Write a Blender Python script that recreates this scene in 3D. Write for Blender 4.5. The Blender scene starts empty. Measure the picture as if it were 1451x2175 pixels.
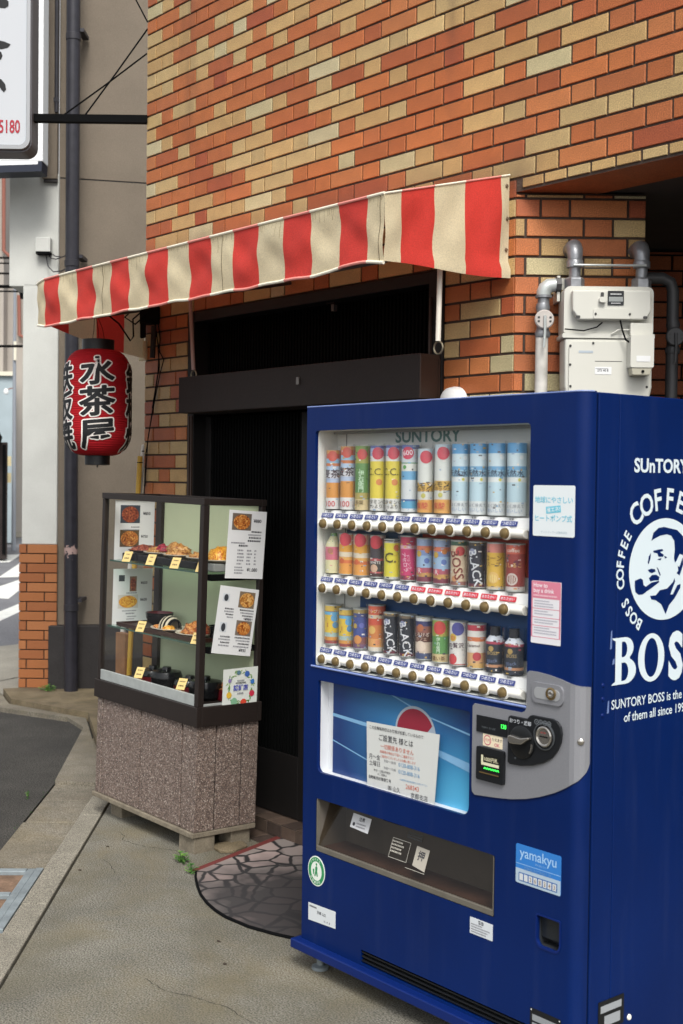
import bpy, bmesh, math, random
from math import radians as R, sin, cos, pi, atan2, sqrt
from mathutils import Vector, Matrix
random.seed(7)
S = bpy.context.scene
COL = S.collection
# ------------------------------------------------------------------ camera
YAW = R(-50.281); PITCH = R(1.432); ROLL = R(0.679)
CAM = Vector((5.681, -3.383, 1.592))
FW = Vector((sin(YAW), cos(YAW), 0)); RT = Vector((cos(YAW), -sin(YAW), 0))
f3 = Vector((sin(YAW)*cos(PITCH), cos(YAW)*cos(PITCH), -sin(PITCH)))
u3 = RT.cross(f3)
r2 = RT*cos(ROLL) + u3*sin(ROLL); u2 = u3*cos(ROLL) - RT*sin(ROLL)
cd = bpy.data.cameras.new('camera'); cam = bpy.data.objects.new('camera', cd); COL.objects.link(cam)
cam.matrix_world = Matrix(((r2.x, u2.x, -f3.x, CAM.x), (r2.y, u2.y, -f3.y, CAM.y), (r2.z, u2.z, -f3.z, CAM.z), (0, 0, 0, 1)))
cd.sensor_fit = 'HORIZONTAL'; cd.sensor_width = 36; cd.lens = 2674.4/1451*36
cd.clip_start = .05; cd.clip_end = 600
cd.dof.use_dof = True; cd.dof.focus_distance = 4.7; cd.dof.aperture_fstop = 9
S.camera = cam
# ------------------------------------------------------------------ sky, sun, exposure
W = bpy.data.worlds.new('World'); S.world = W; W.use_nodes = True
nt = W.node_tree; nt.nodes.clear()
sky = nt.nodes.new('ShaderNodeTexSky'); sky.sky_type = 'NISHITA'; sky.sun_disc = False
SUN_EL, SUN_AZ = R(50), R(124)
sky.sun_elevation = SUN_EL; sky.sun_rotation = SUN_AZ; sky.air_density = 1.0; sky.dust_density = 3.0
hs = nt.nodes.new('ShaderNodeHueSaturation'); hs.inputs['Saturation'].default_value = .22      # overcast: the blue is mostly gone
bg = nt.nodes.new('ShaderNodeBackground'); bg.inputs['Strength'].default_value = .13
wo = nt.nodes.new('ShaderNodeOutputWorld')
nt.links.new(sky.outputs[0], hs.inputs['Color']); nt.links.new(hs.outputs[0], bg.inputs['Color']); nt.links.new(bg.outputs[0], wo.inputs['Surface'])
sl = bpy.data.lights.new('sun', 'SUN'); sl.energy = 1.6; sl.angle = R(22); sl.color = (1, .965, .91)
so = bpy.data.objects.new('sun', sl); COL.objects.link(so)
sd = Vector((sin(SUN_AZ)*cos(SUN_EL), cos(SUN_AZ)*cos(SUN_EL), sin(SUN_EL)))
so.rotation_euler = sd.to_track_quat('Z', 'Y').to_euler(); so.location = (6, -6, 9)
S.view_settings.view_transform = 'Standard'; S.view_settings.look = 'None'; S.view_settings.gamma = 1
S.view_settings.use_curve_mapping = False; S.view_settings.exposure = .75
# ------------------------------------------------------------------ helpers: colours and materials
def hexc(h):
    h = h.lstrip('#'); c = [int(h[i:i+2], 16)/255 for i in (0, 2, 4)]
    return tuple(x/12.92 if x <= .04045 else ((x+.055)/1.055)**2.4 for x in c) + (1,)
MATS = {}
def mat(name, color, rough=.6, metal=0, var=.0, vs=8, bump=0, bs=60, spec=.4, fine=0, fs=400, trans=0, emit=0, alpha=None):
    if name in MATS: return MATS[name]
    c = hexc(color) if isinstance(color, str) else color
    m = bpy.data.materials.new(name); m.use_nodes = True; t = m.node_tree; N = t.nodes; L = t.links
    b = N['Principled BSDF']; b.inputs['Roughness'].default_value = rough; b.inputs['Metallic'].default_value = metal
    b.inputs['Specular IOR Level'].default_value = spec; b.inputs['Base Color'].default_value = c
    co = N.new('ShaderNodeTexCoord') if (var or bump or fine) else None
    src = None
    def darker(src, amt, scale, detail, lo=.3, hi=.7):
        n = N.new('ShaderNodeTexNoise'); n.inputs['Scale'].default_value = scale; n.inputs['Detail'].default_value = detail
        L.new(co.outputs['Object'], n.inputs['Vector'])
        mr = N.new('ShaderNodeMapRange'); mr.inputs[1].default_value = lo; mr.inputs[2].default_value = hi
        mr.inputs[3].default_value = 1-amt; mr.inputs[4].default_value = 1+amt*.6
        L.new(n.outputs['Fac'], mr.inputs[0])
        mx = N.new('ShaderNodeVectorMath'); mx.operation = 'SCALE'
        if src is None: mx.inputs[0].default_value = c[:3]
        else: L.new(src, mx.inputs[0])
        L.new(mr.outputs[0], mx.inputs['Scale']); return mx.outputs[0]
    if var: src = darker(src, var, vs, 5)
    if fine: src = darker(src, fine, fs, 2)
    if src: L.new(src, b.inputs['Base Color'])
    if bump:
        n = N.new('ShaderNodeTexNoise'); n.inputs['Scale'].default_value = bs; n.inputs['Detail'].default_value = 4
        L.new(co.outputs['Object'], n.inputs['Vector'])
        bu = N.new('ShaderNodeBump'); bu.inputs['Strength'].default_value = bump; bu.inputs['Distance'].default_value = .01
        L.new(n.outputs['Fac'], bu.inputs['Height']); L.new(bu.outputs[0], b.inputs['Normal'])
    if emit:
        b.inputs['Emission Color'].default_value = c; b.inputs['Emission Strength'].default_value = emit
    if trans:
        tr = N.new('ShaderNodeBsdfTranslucent'); mx = N.new('ShaderNodeMixShader'); mx.inputs[0].default_value = trans
        tr.inputs['Color'].default_value = c
        if src: L.new(src, tr.inputs['Color'])
        L.new(b.outputs[0], mx.inputs[1]); L.new(tr.outputs[0], mx.inputs[2]); L.new(mx.outputs[0], N['Material Output'].inputs[0])
    MATS[name] = m; return m
def pale(c, k=.2):
    c = c.lstrip('#'); v = [int(c[i:i+2], 16) for i in (0, 2, 4)]; return '#%02x%02x%02x' % tuple(int(x+(218-x)*k) for x in v)
def flat(color, rough=.5):
    return mat('print_'+color.lstrip('#'), color, rough)
def glass(name, tint=(1, 1, 1, 1), refl=.35, rough=.02):
    if name in MATS: return MATS[name]
    m = bpy.data.materials.new(name); m.use_nodes = True; t = m.node_tree; N = t.nodes; L = t.links
    N.remove(N['Principled BSDF'])
    tr = N.new('ShaderNodeBsdfTransparent'); tr.inputs[0].default_value = tint
    gl = N.new('ShaderNodeBsdfGlossy'); gl.inputs['Roughness'].default_value = rough
    fr = N.new('ShaderNodeLayerWeight'); pw = N.new('ShaderNodeMath'); pw.operation = 'POWER'; pw.inputs[1].default_value = 4; ad = N.new('ShaderNodeMath'); ad.operation = 'ADD'; ad.inputs[1].default_value = .06
    L.new(fr.outputs['Facing'], pw.inputs[0]); L.new(pw.outputs[0], ad.inputs[0])
    ml = N.new('ShaderNodeMath'); ml.operation = 'MULTIPLY'; ml.inputs[1].default_value = refl
    mx = N.new('ShaderNodeMixShader')
    L.new(ad.outputs[0], ml.inputs[0]); L.new(ml.outputs[0], mx.inputs[0]); L.new(tr.outputs[0], mx.inputs[1]); L.new(gl.outputs[0], mx.inputs[2])
    L.new(mx.outputs[0], N['Material Output'].inputs[0]); MATS[name] = m; return m
# ------------------------------------------------------------------ helpers: objects
def tag(o, label=None, cat=None, group=None, kind=None):
    if label: o['label'] = label
    if cat: o['category'] = cat
    if group: o['group'] = group
    if kind: o['kind'] = kind
    return o
def thing(name, label, cat, loc=(0, 0, 0), rotz=0, group=None, parent=None):
    o = bpy.data.objects.new(name, None); o.empty_display_size = .1; COL.objects.link(o)
    o.location = loc; o.rotation_euler = (0, 0, rotz); tag(o, label, cat, group)
    return o
def link(name, me, parent=None):
    o = bpy.data.objects.new(name, me); COL.objects.link(o)
    if parent: o.parent = parent
    return o
class MB:
    def __init__(s): s.v = []; s.f = []; s.fm = []; s.mats = []
    def mi(s, m):
        if m not in s.mats: s.mats.append(m)
        return s.mats.index(m)
    def add(s, vs, fs, m):
        o = len(s.v); s.v += [tuple(v) for v in vs]; i = s.mi(m)
        for f in fs: s.f.append([o+k for k in f]); s.fm.append(i)
        return s
    def box(s, x0, x1, y0, y1, z0, z1, m):
        v = [(x, y, z) for z in (z0, z1) for y in (y0, y1) for x in (x0, x1)]
        return s.add(v, [(0, 2, 3, 1), (4, 5, 7, 6), (0, 1, 5, 4), (2, 6, 7, 3), (0, 4, 6, 2), (1, 3, 7, 5)], m)
    def tile(s, x0, x1, z0, z1, y, d, m, c=.0016):      # a tile lying in the xz plane, its face at y, chamfered
        o = [(x0, z0), (x1, z0), (x1, z1), (x0, z1)]; i = [(x0+c, z0+c), (x1-c, z0+c), (x1-c, z1-c), (x0+c, z1-c)]
        v = [(a, y, b) for a, b in i] + [(a, y+c, b) for a, b in o] + [(a, y+d, b) for a, b in o]
        fs = [(0, 1, 2, 3)]
        for k in range(4):
            n = (k+1) % 4; fs += [(k, 4+k, 4+n, n), (4+k, 8+k, 8+n, 4+n)]
        return s.add(v, fs, m)
    def quad(s, p, m): return s.add(p, [tuple(range(len(p)))], m)
    def prism(s, poly, o, ex, ey, ez, m):               # polygon in plane o+x ex+y ey, extruded by vector ez
        o, ex, ey, ez = map(Vector, (o, ex, ey, ez)); n = len(poly)
        a = [o+ex*p[0]+ey*p[1] for p in poly]; b = [p+ez for p in a]
        return s.add(a+b, [tuple(range(n)), tuple(range(2*n-1, n-1, -1))]+[(i, i+n, (i+1) % n+n, (i+1) % n) for i in range(n)], m)
    def tube(s, path, r, m, seg=8, cap=True):
        P = [Vector(p) for p in path]; rs = r if isinstance(r, (list, tuple)) else [r]*len(P); v = []; fs = []
        up = None
        for i, p in enumerate(P):
            d = (P[min(i+1, len(P)-1)]-P[max(i-1, 0)]).normalized()
            if up is None: up = Vector((0, 0, 1)) if abs(d.z) < .9 else Vector((1, 0, 0))
            a = d.cross(up).normalized(); b = a.cross(d).normalized(); up = b
            v += [p+(a*cos(2*pi*k/seg)+b*sin(2*pi*k/seg))*rs[i] for k in range(seg)]
        for i in range(len(P)-1):
            for k in range(seg):
                n = (k+1) % seg; fs.append((i*seg+k, i*seg+n, (i+1)*seg+n, (i+1)*seg+k))
        if cap: fs += [tuple(range(seg-1, -1, -1)), tuple(range((len(P)-1)*seg, len(P)*seg))]
        return s.add(v, fs, m)
    def lathe(s, prof, m, c=(0, 0, 0), seg=20, axis='z', arc=None):
        v = []; fs = []; n = len(prof); full = arc is None; a0, a1 = arc or (0, 2*pi); k1 = seg if full else seg+1
        for k in range(k1):
            a = a0+(a1-a0)*k/seg
            for r, h in prof:
                x, y = r*cos(a), r*sin(a)
                p = (x, y, h) if axis == 'z' else ((x, h, y) if axis == 'y' else (h, x, y))
                v.append((p[0]+c[0], p[1]+c[1], p[2]+c[2]))
        for k in range(seg):
            kn = (k+1) % k1
            for j in range(n-1):
                q = (k*n+j, kn*n+j, kn*n+j+1, k*n+j+1) if axis != 'y' else (k*n+j, k*n+j+1, kn*n+j+1, kn*n+j)
                fs.append(q)
        return s.add(v, fs, m)
    def geo2d(s, g, fn, m):                             # flat 2D geometry mapped through fn(x, y) -> point
        return s.add([fn(x, y) for x, y in g[0]], g[1], m)
    def build(s, name, parent=None, smooth=False, bevel=0, seg=2, auto=35):
        me = bpy.data.meshes.new(name); me.from_pydata(s.v, [], s.f)
        for m in s.mats: me.materials.append(m)
        me.polygons.foreach_set('material_index', s.fm)
        if smooth:
            me.polygons.foreach_set('use_smooth', [True]*len(s.f))
        me.update()
        bm = bmesh.new(); bm.from_mesh(me); bmesh.ops.remove_doubles(bm, verts=bm.verts, dist=1e-5)
        if smooth:
            for e in bm.edges:
                if len(e.link_faces) == 2 and e.calc_face_angle(0) > R(auto): e.smooth = False
        if bevel:
            es = [e for e in bm.edges if len(e.link_faces) == 2 and e.calc_face_angle(0) > R(30)]
            bmesh.ops.bevel(bm, geom=es, offset=bevel, segments=seg, affect='EDGES', profile=.5, clamp_overlap=True)
        bmesh.ops.recalc_face_normals(bm, faces=bm.faces)
        bm.to_mesh(me); bm.free()
        return link(name, me, parent)
def geo_from_curve(cu):
    ob = bpy.data.objects.new('tmp', cu); COL.objects.link(ob)
    me = bpy.data.meshes.new_from_object(ob); bpy.data.objects.remove(ob)
    v = [tuple(x.co) for x in me.vertices]; f = [tuple(p.vertices) for p in me.polygons]
    bpy.data.meshes.remove(me); bpy.data.curves.remove(cu); return v, f
TC = {}
def text(st, size=1, bold=0, xs=1, align='CENTER', res=3, split=0):
    key = (st, bold, res)
    if key not in TC:
        cu = bpy.data.curves.new('t', 'FONT'); cu.body = st; cu.size = 1; cu.offset = bold; cu.resolution_u = res
        cu.fill_mode = 'FRONT'
        TC[key] = geo_from_curve(cu)
    v, f = TC[key]
    if not v: return [], []
    x0 = min(p[0] for p in v); x1 = max(p[0] for p in v)
    ox = (x0+x1)/2 if align == 'CENTER' else (x0 if align == 'LEFT' else x1)
    g = [((p[0]-ox)*size*xs, p[1]*size) for p in v], f
    if split: g = slice2d(g, split)
    return g
def slice2d(g, step):                                   # cut flat geometry into narrow strips so that it can follow a curve
    bm = bmesh.new(); vs = [bm.verts.new((x, y, 0)) for x, y in g[0]]
    for f in g[1]:
        try: bm.faces.new([vs[i] for i in f])
        except ValueError: pass
    xs = [p[0] for p in g[0]]; x = min(xs)+step*.9137
    while x < max(xs):
        bmesh.ops.bisect_plane(bm, geom=bm.verts[:]+bm.edges[:]+bm.faces[:], plane_co=(x, 0, 0), plane_no=(1, 0, 0)); x += step
    bm.verts.index_update(); r = [(v.co.x, v.co.y) for v in bm.verts], [tuple(v.index for v in f.verts) for f in bm.faces]
    bm.free(); return r
def shape(loops, extrude=0):                            # filled outline with holes; extrude gives it thickness
    cu = bpy.data.curves.new('s', 'CURVE'); cu.dimensions = '2D'; cu.fill_mode = 'BOTH' if extrude else 'FRONT'; cu.extrude = extrude/2
    for lp in loops:
        sp = cu.splines.new('POLY'); sp.points.add(len(lp)-1); sp.use_cyclic_u = True
        for p, q in zip(sp.points, lp): p.co = (q[0], q[1], 0, 1)
    return geo_from_curve(cu)
def rrect(x0, x1, y0, y1, r, n=5):
    rr = r if isinstance(r, (list, tuple)) else [r]*4; out = []
    for (cx, cy, a, q) in ((x1-rr[0], y0+rr[0], -90, rr[0]), (x1-rr[1], y1-rr[1], 0, rr[1]), (x0+rr[2], y1-rr[2], 90, rr[2]), (x0+rr[3], y0+rr[3], 180, rr[3])):
        out += [(cx+q*cos(R(a+90*k/n)), cy+q*sin(R(a+90*k/n))) for k in range(n+1)] if q > 0 else [(cx, cy)]
    return out
def ell(cx, cy, a, b, n=28): return [(cx+a*cos(2*pi*k/n), cy+b*sin(2*pi*k/n)) for k in range(n)]
def flatgeo(loops): v, f = shape(loops); return [(p[0], p[1]) for p in v], f
def XZ(y, x0=0, z0=0, rot=0):                           # map 2D onto a plane facing -y
    c, s = cos(rot), sin(rot); return lambda x, z: (x0+x*c-z*s, y, z0+x*s+z*c)
def YZ(x, y0=0, z0=0, rot=0):                           # map 2D onto a plane facing +x
    c, s = cos(rot), sin(rot); return lambda a, z: (x, y0+a*c-z*s, z0+a*s+z*c)
def solid(mb, loops, y0, y1, m, x0=0, z0=0):            # outline in xz, thick from y0 to y1
    v, f = shape(loops, y1-y0); mb.add([(p[0]+x0, (y0+y1)/2+p[2], p[1]+z0) for p in v], f, m); return mb
# ================================================================== GROUND
def ground_mat(name, c, var, vs, fine, fs, bump, bs, rough=.85, stain=None, damp=0):
    m = mat(name, c, rough, var=var, vs=vs, bump=bump, bs=bs, fine=fine, fs=fs, spec=.25)
    if stain:
        t = m.node_tree; N = t.nodes; L = t.links; b = N['Principled BSDF']; src = b.inputs['Base Color'].links[0].from_socket
        co = N.new('ShaderNodeTexCoord'); n = N.new('ShaderNodeTexNoise'); n.inputs['Scale'].default_value = 2.1; n.inputs['Detail'].default_value = 7; n.inputs['Roughness'].default_value = .62
        n.inputs['Distortion'].default_value = .6; L.new(co.outputs['Object'], n.inputs['Vector'])
        mr = N.new('ShaderNodeMapRange'); mr.inputs[1].default_value = .47; mr.inputs[2].default_value = .66; L.new(n.outputs['Fac'], mr.inputs[0])
        ml = N.new('ShaderNodeMath'); ml.operation = 'MULTIPLY'; ml.inputs[1].default_value = .62; L.new(mr.outputs[0], ml.inputs[0])
        mx = N.new('ShaderNodeMix'); mx.data_type = 'RGBA'; mx.inputs['B'].default_value = hexc(stain)
        L.new(ml.outputs[0], mx.inputs['Factor']); L.new(src, mx.inputs['A'])
        if 'concrete' not in name:
            L.new(mx.outputs['Result'], b.inputs['Base Color']); return m
        n2 = N.new('ShaderNodeTexNoise'); n2.inputs['Scale'].default_value = 1.3; n2.inputs['Detail'].default_value = 8; n2.inputs['Roughness'].default_value = .68; n2.inputs['Distortion'].default_value = 1.1
        mv = N.new('ShaderNodeMapping'); mv.inputs['Location'].default_value = (3.7, 1.2, 0); L.new(co.outputs['Object'], mv.inputs[0]); L.new(mv.outputs[0], n2.inputs['Vector'])
        m2 = N.new('ShaderNodeMapRange'); m2.inputs[1].default_value = .50; m2.inputs[2].default_value = .72; m2.inputs[4].default_value = .30; L.new(n2.outputs['Fac'], m2.inputs[0])
        mx2 = N.new('ShaderNodeMix'); mx2.data_type = 'RGBA'; mx2.inputs['B'].default_value = hexc('#8c7c56'); L.new(m2.outputs[0], mx2.inputs['Factor']); L.new(mx.outputs['Result'], mx2.inputs['A']); L.new(mx2.outputs['Result'], b.inputs['Base Color'])
    return m
M_ASPH = ground_mat('asphalt', '#4b4945', .28, 3, .85, 150, .8, 240, .9, '#3b3a38')
M_FAR = ground_mat('asphalt_far', '#77777a', .15, 1.2, .35, 90, .3, 90, .9)
M_CONC = ground_mat('concrete_apron', '#838075', .22, 3, .75, 170, .8, 190, .9, '#655f4c')
M_GUT = ground_mat('gutter_concrete', '#827c6f', .26, 5, .6, 170, .6, 140, .9, '#635c50')
M_KERB = ground_mat('granite_kerb', '#8f8a7d', .14, 7, .7, 230, .5, 220, .85)
M_SLAB = ground_mat('pavement_slab', '#9a9589', .14, 3, .35, 170, .4, 120, .9)
M_OLDC = ground_mat('weathered_concrete', '#786c57', .3, 7, .35, 200, .6, 90, .92, '#4f4839')
M_WHITE = mat('road_paint', '#dcdcd6', .7, var=.12, vs=9, fine=.12, fs=120)
M_DIRT = mat('crack_dirt', '#3b382f', .95, var=.3, vs=30)
def sheet(name, poly, z, m, thick=.0, parent=None, kind='structure'):
    b = MB()
    if thick: b.prism(poly, (0, 0, z-thick), (1, 0, 0), (0, 1, 0), (0, 0, thick), m)
    else: b.quad([(x, y, z) for x, y in poly], m)
    o = b.build(name, parent)
    return tag(o, kind=kind)
sheet('road', [(-260, -200), (160, -200), (160, 260), (-260, 260)], -.040, M_ASPH)
# direction of the kerb line and its normal
KA = Vector((1.998, -1.694)); KB = Vector((.415, -.464)); kd = (KA-KB).normalized(); kn = Vector((kd.y, -kd.x))
if kn.y > 0: kn = -kn                                    # towards the road
def kp(t, off): p = KB+kd*t+kn*off; return (p.x, p.y)
APR = [kp(-.42, -.012), kp(8, -.012), (9.5, -5), (9.5, 2.2), (.0, 2.2), (.0, -.15)]
apron = sheet('pavement_apron', APR, 0, M_CONC, .06)
# cracks in the apron: thin ribbons of dirt lying in it
def ribbon(name, pts, w, z, m, parent, seed=1):
    rnd = random.Random(seed); b = MB(); P = []
    for i in range(len(pts)-1):
        a = Vector(pts[i]); c = Vector(pts[i+1]); n = max(2, int((c-a).length/.02))
        for k in range(n): P.append(a.lerp(c, k/n)+Vector((rnd.uniform(-.004, .004), rnd.uniform(-.004, .004))))
    P.append(Vector(pts[-1]))
    for i in range(len(P)-1):
        d = (P[i+1]-P[i]).normalized(); n = Vector((-d.y, d.x)); w0 = w*rnd.uniform(.4, 1.2)
        b.quad([(P[i].x+n.x*w0, P[i].y+n.y*w0, z), (P[i].x-n.x*w0, P[i].y-n.y*w0, z), (P[i+1].x-n.x*w0, P[i+1].y-n.y*w0, z), (P[i+1].x+n.x*w0, P[i+1].y+n.y*w0, z)], m)
    return b.build(name, parent)
ribbon('crack', [(2.246, -1.315), (2.362, -1.317), (2.47, -1.266), (2.58, -1.237), (2.726, -1.237), (2.95, -1.16)], .0013, .0012, M_DIRT, apron, 3)
ribbon('crack', [(1.05, -.80), (1.15, -.82), (1.24, -.86)], .0012, .0012, M_DIRT, apron, 4)
ribbon('crack', [(.72, -.55), (.80, -.56), (.85, -.60), (1.0, -.57), (1.2, -.45)], .0016, .0012, M_DIRT, apron, 5)
# kerb: separate granite blocks with open joints
kerb = bpy.data.objects.new('kerb', None); COL.objects.link(kerb); tag(kerb, kind='structure')
for i, t0 in enumerate([-.44, -.22, .015, .635, 1.26, 1.88, 2.5, 3.1, 3.7, 4.3, 4.9, 5.5]):
    t1 = [-.22, .015, .635, 1.26, 1.88, 2.5, 3.1, 3.7, 4.3, 4.9, 5.5, 6.1][i]
    b = MB(); b.prism([kp(t0+.003, 0), kp(t1-.002, 0), kp(t1-.002, .098), kp(t0+.003, .098)], (0, 0, -.12), (1, 0, 0), (0, 1, 0), (0, 0, .121+(.0015 if i % 2 else 0)), M_KERB)
    b.build('kerbstone', kerb, bevel=.004, seg=2)
# gutter strip between kerb and asphalt, with its joints
gut = bpy.data.objects.new('gutter', None); COL.objects.link(gut); tag(gut, kind='structure')
cuts = [-2.55, -1.62, -.95, -.30, .10]
def gp(t, off):
    return kp(t, off)
for a, c in zip(cuts[:-1], cuts[1:]):
    b = MB(); b.prism([gp(a+.003, .101), gp(c-.003, .101), gp(c-.003, .335), gp(a+.003, .335)], (0, 0, -.07), (1, 0, 0), (0, 1, 0), (0, 0, .060), M_GUT)
    b.build('gutter_slab', gut, bevel=.003)
b = MB(); b.prism([gp(.103, .101), gp(.815, .101), gp(.815, .345), gp(.103, .345)], (0, 0, -.07), (1, 0, 0), (0, 1, 0), (0, 0, .060), M_GUT); b.build('gutter_slab', gut, bevel=.003)
for a, c in ((1.53, 2.4), (2.4, 3.4), (3.4, 4.4)):
    b = MB(); b.prism([gp(a+.003, .101), gp(c-.003, .101), gp(c-.003, .345), gp(a+.003, .345)], (0, 0, -.07), (1, 0, 0), (0, 1, 0), (0, 0, .060), M_GUT); b.build('gutter_slab', gut, bevel=.003)
ap = MB(); ap.prism([gp(-2.6, .345), gp(4.4, .352), gp(4.4, 3.2), gp(-1.2, 3.2), (-4.6, -.50), (-2.375, .301), (-1.80, .50)], (0, 0, -.06), (1, 0, 0), (0, 1, 0), (0, 0, .046), M_ASPH)
tag(ap.build('asphalt_lane'), kind='structure')
# steel drain grate set in the gutter
M_STEEL = mat('galvanised_steel', '#8d979b', .5, .35, var=.25, vs=14, bump=.3, bs=60)
M_RUST = mat('rusty_grate_plate', '#7b6350', .8, var=.35, vs=12, fine=.25, fs=120, bump=.3)
gr = thing('drain_grate', 'steel drain grate with rusty brown plates set in the gutter beside the kerb', 'drain grate', (0, 0, -.012))
def gbar(name, t0, t1, o0, o1, z0, z1, m, bev=.002):
    b = MB(); b.prism([gp(t0, o0), gp(t1, o0), gp(t1, o1), gp(t0, o1)], (0, 0, z0), (1, 0, 0), (0, 1, 0), (0, 0, z1-z0), m); return b.build(name, gr, bevel=bev)
gbar('side_rail', .825, 1.525, .102, .132, -.03, .014, M_STEEL); gbar('side_rail', .825, 1.525, .134, .165, -.03, .011, M_STEEL); gbar('side_rail', .825, 1.525, .40, .43, -.03, .012, M_STEEL)
for t in (.828, 1.12, 1.46): gbar('cross_bar', t, t+.036, .166, .399, -.03, .012, M_STEEL)
for t0, t1 in ((.866, 1.118), (1.158, 1.458), (1.498, 1.525)): gbar('plate', t0, t1, .166, .399, -.03, -.004, M_RUST)
# neighbour's pavement edge and slab
NF_LOC = Vector((CAM.x+FW.x*9.22, CAM.y+FW.y*9.22, 0)); ROTN = R(50.281)
def nf(s, d): p = NF_LOC+RT*s+FW*d; return (p.x, p.y)
kb = [(-4.6, -.50), (-2.375, .301), (-1.80, .515), (-1.42, .42), (-.30, -.44), (-.05, -.22)]
sheet('neighbour_pavement', [(-1.72, .62), (-.05, -.16), (.0, .06), (0, 2.6), nf(-2.08, 2.5), nf(-2.36, -.02), (-2.93, .58), (-2.5, .44)], .045, M_OLDC, .10)
sheet('pavement_edging', [(-4.4, -.30), (-2.375, .325), (-1.82, .52), (-1.45, .44), (-.28, -.35), (-.07, -.17), (-1.715, .60), (-2.5, .425), (-2.95, .57), (-4.5, -.02)], .012, M_GUT, .08)
sheet('far_pavement', [nf(-9.5, -2.2), (-4.5, -.02), (-2.95, .575), nf(-2.365, 0), nf(-2.365, 3.5), nf(-4.2, 1.3), nf(-9.5, -1.0)], .005, M_SLAB, .06)
ribbon('paving_joint', [nf(-2.36, 1.1), nf(-2.75, .25), nf(-3.4, -1.2)], .008, .0075, M_DIRT, None, 8)['kind'] = 'structure'
# zebra crossing and lane lines on the far road, measured on the road plane
zc = bpy.data.objects.new('road_markings', None); COL.objects.link(zc); tag(zc, kind='structure')
RZ = -.034
far_road = sheet('far_road', [nf(-40, 2.2), nf(-9, -3.0), nf(-2.2, 3.0), nf(-1.5, 60), nf(-40, 80)], -.037, M_FAR)
def mark(p): b = MB(); b.quad([(x, y, RZ) for x, y in p], M_WHITE); return b.build('road_marking', zc)
mark([(-16.7, 6.84), (-16.73, 7.04), (-17.97, 7.78), (-18.9, 8.3), (-18.8, 7.9), (-18.13, 7.3)])
mark([(-13.40, 5.30), (-13.33, 5.62), (-15.584, 6.80), (-16.6, 7.35), (-16.4, 7.1)])
mark([(-10.6, 3.6), (-10.0, 3.9), (-11.087, 4.57), (-12.9, 5.75), (-13.4, 5.85), (-11.884, 4.641)])
mark([(-7.0, 1.85), (-6.1, 1.5), (-7.639, 2.704), (-8.397, 3.296), (-10.4, 4.9), (-11.4, 5.4), (-9.34, 3.743)])
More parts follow.
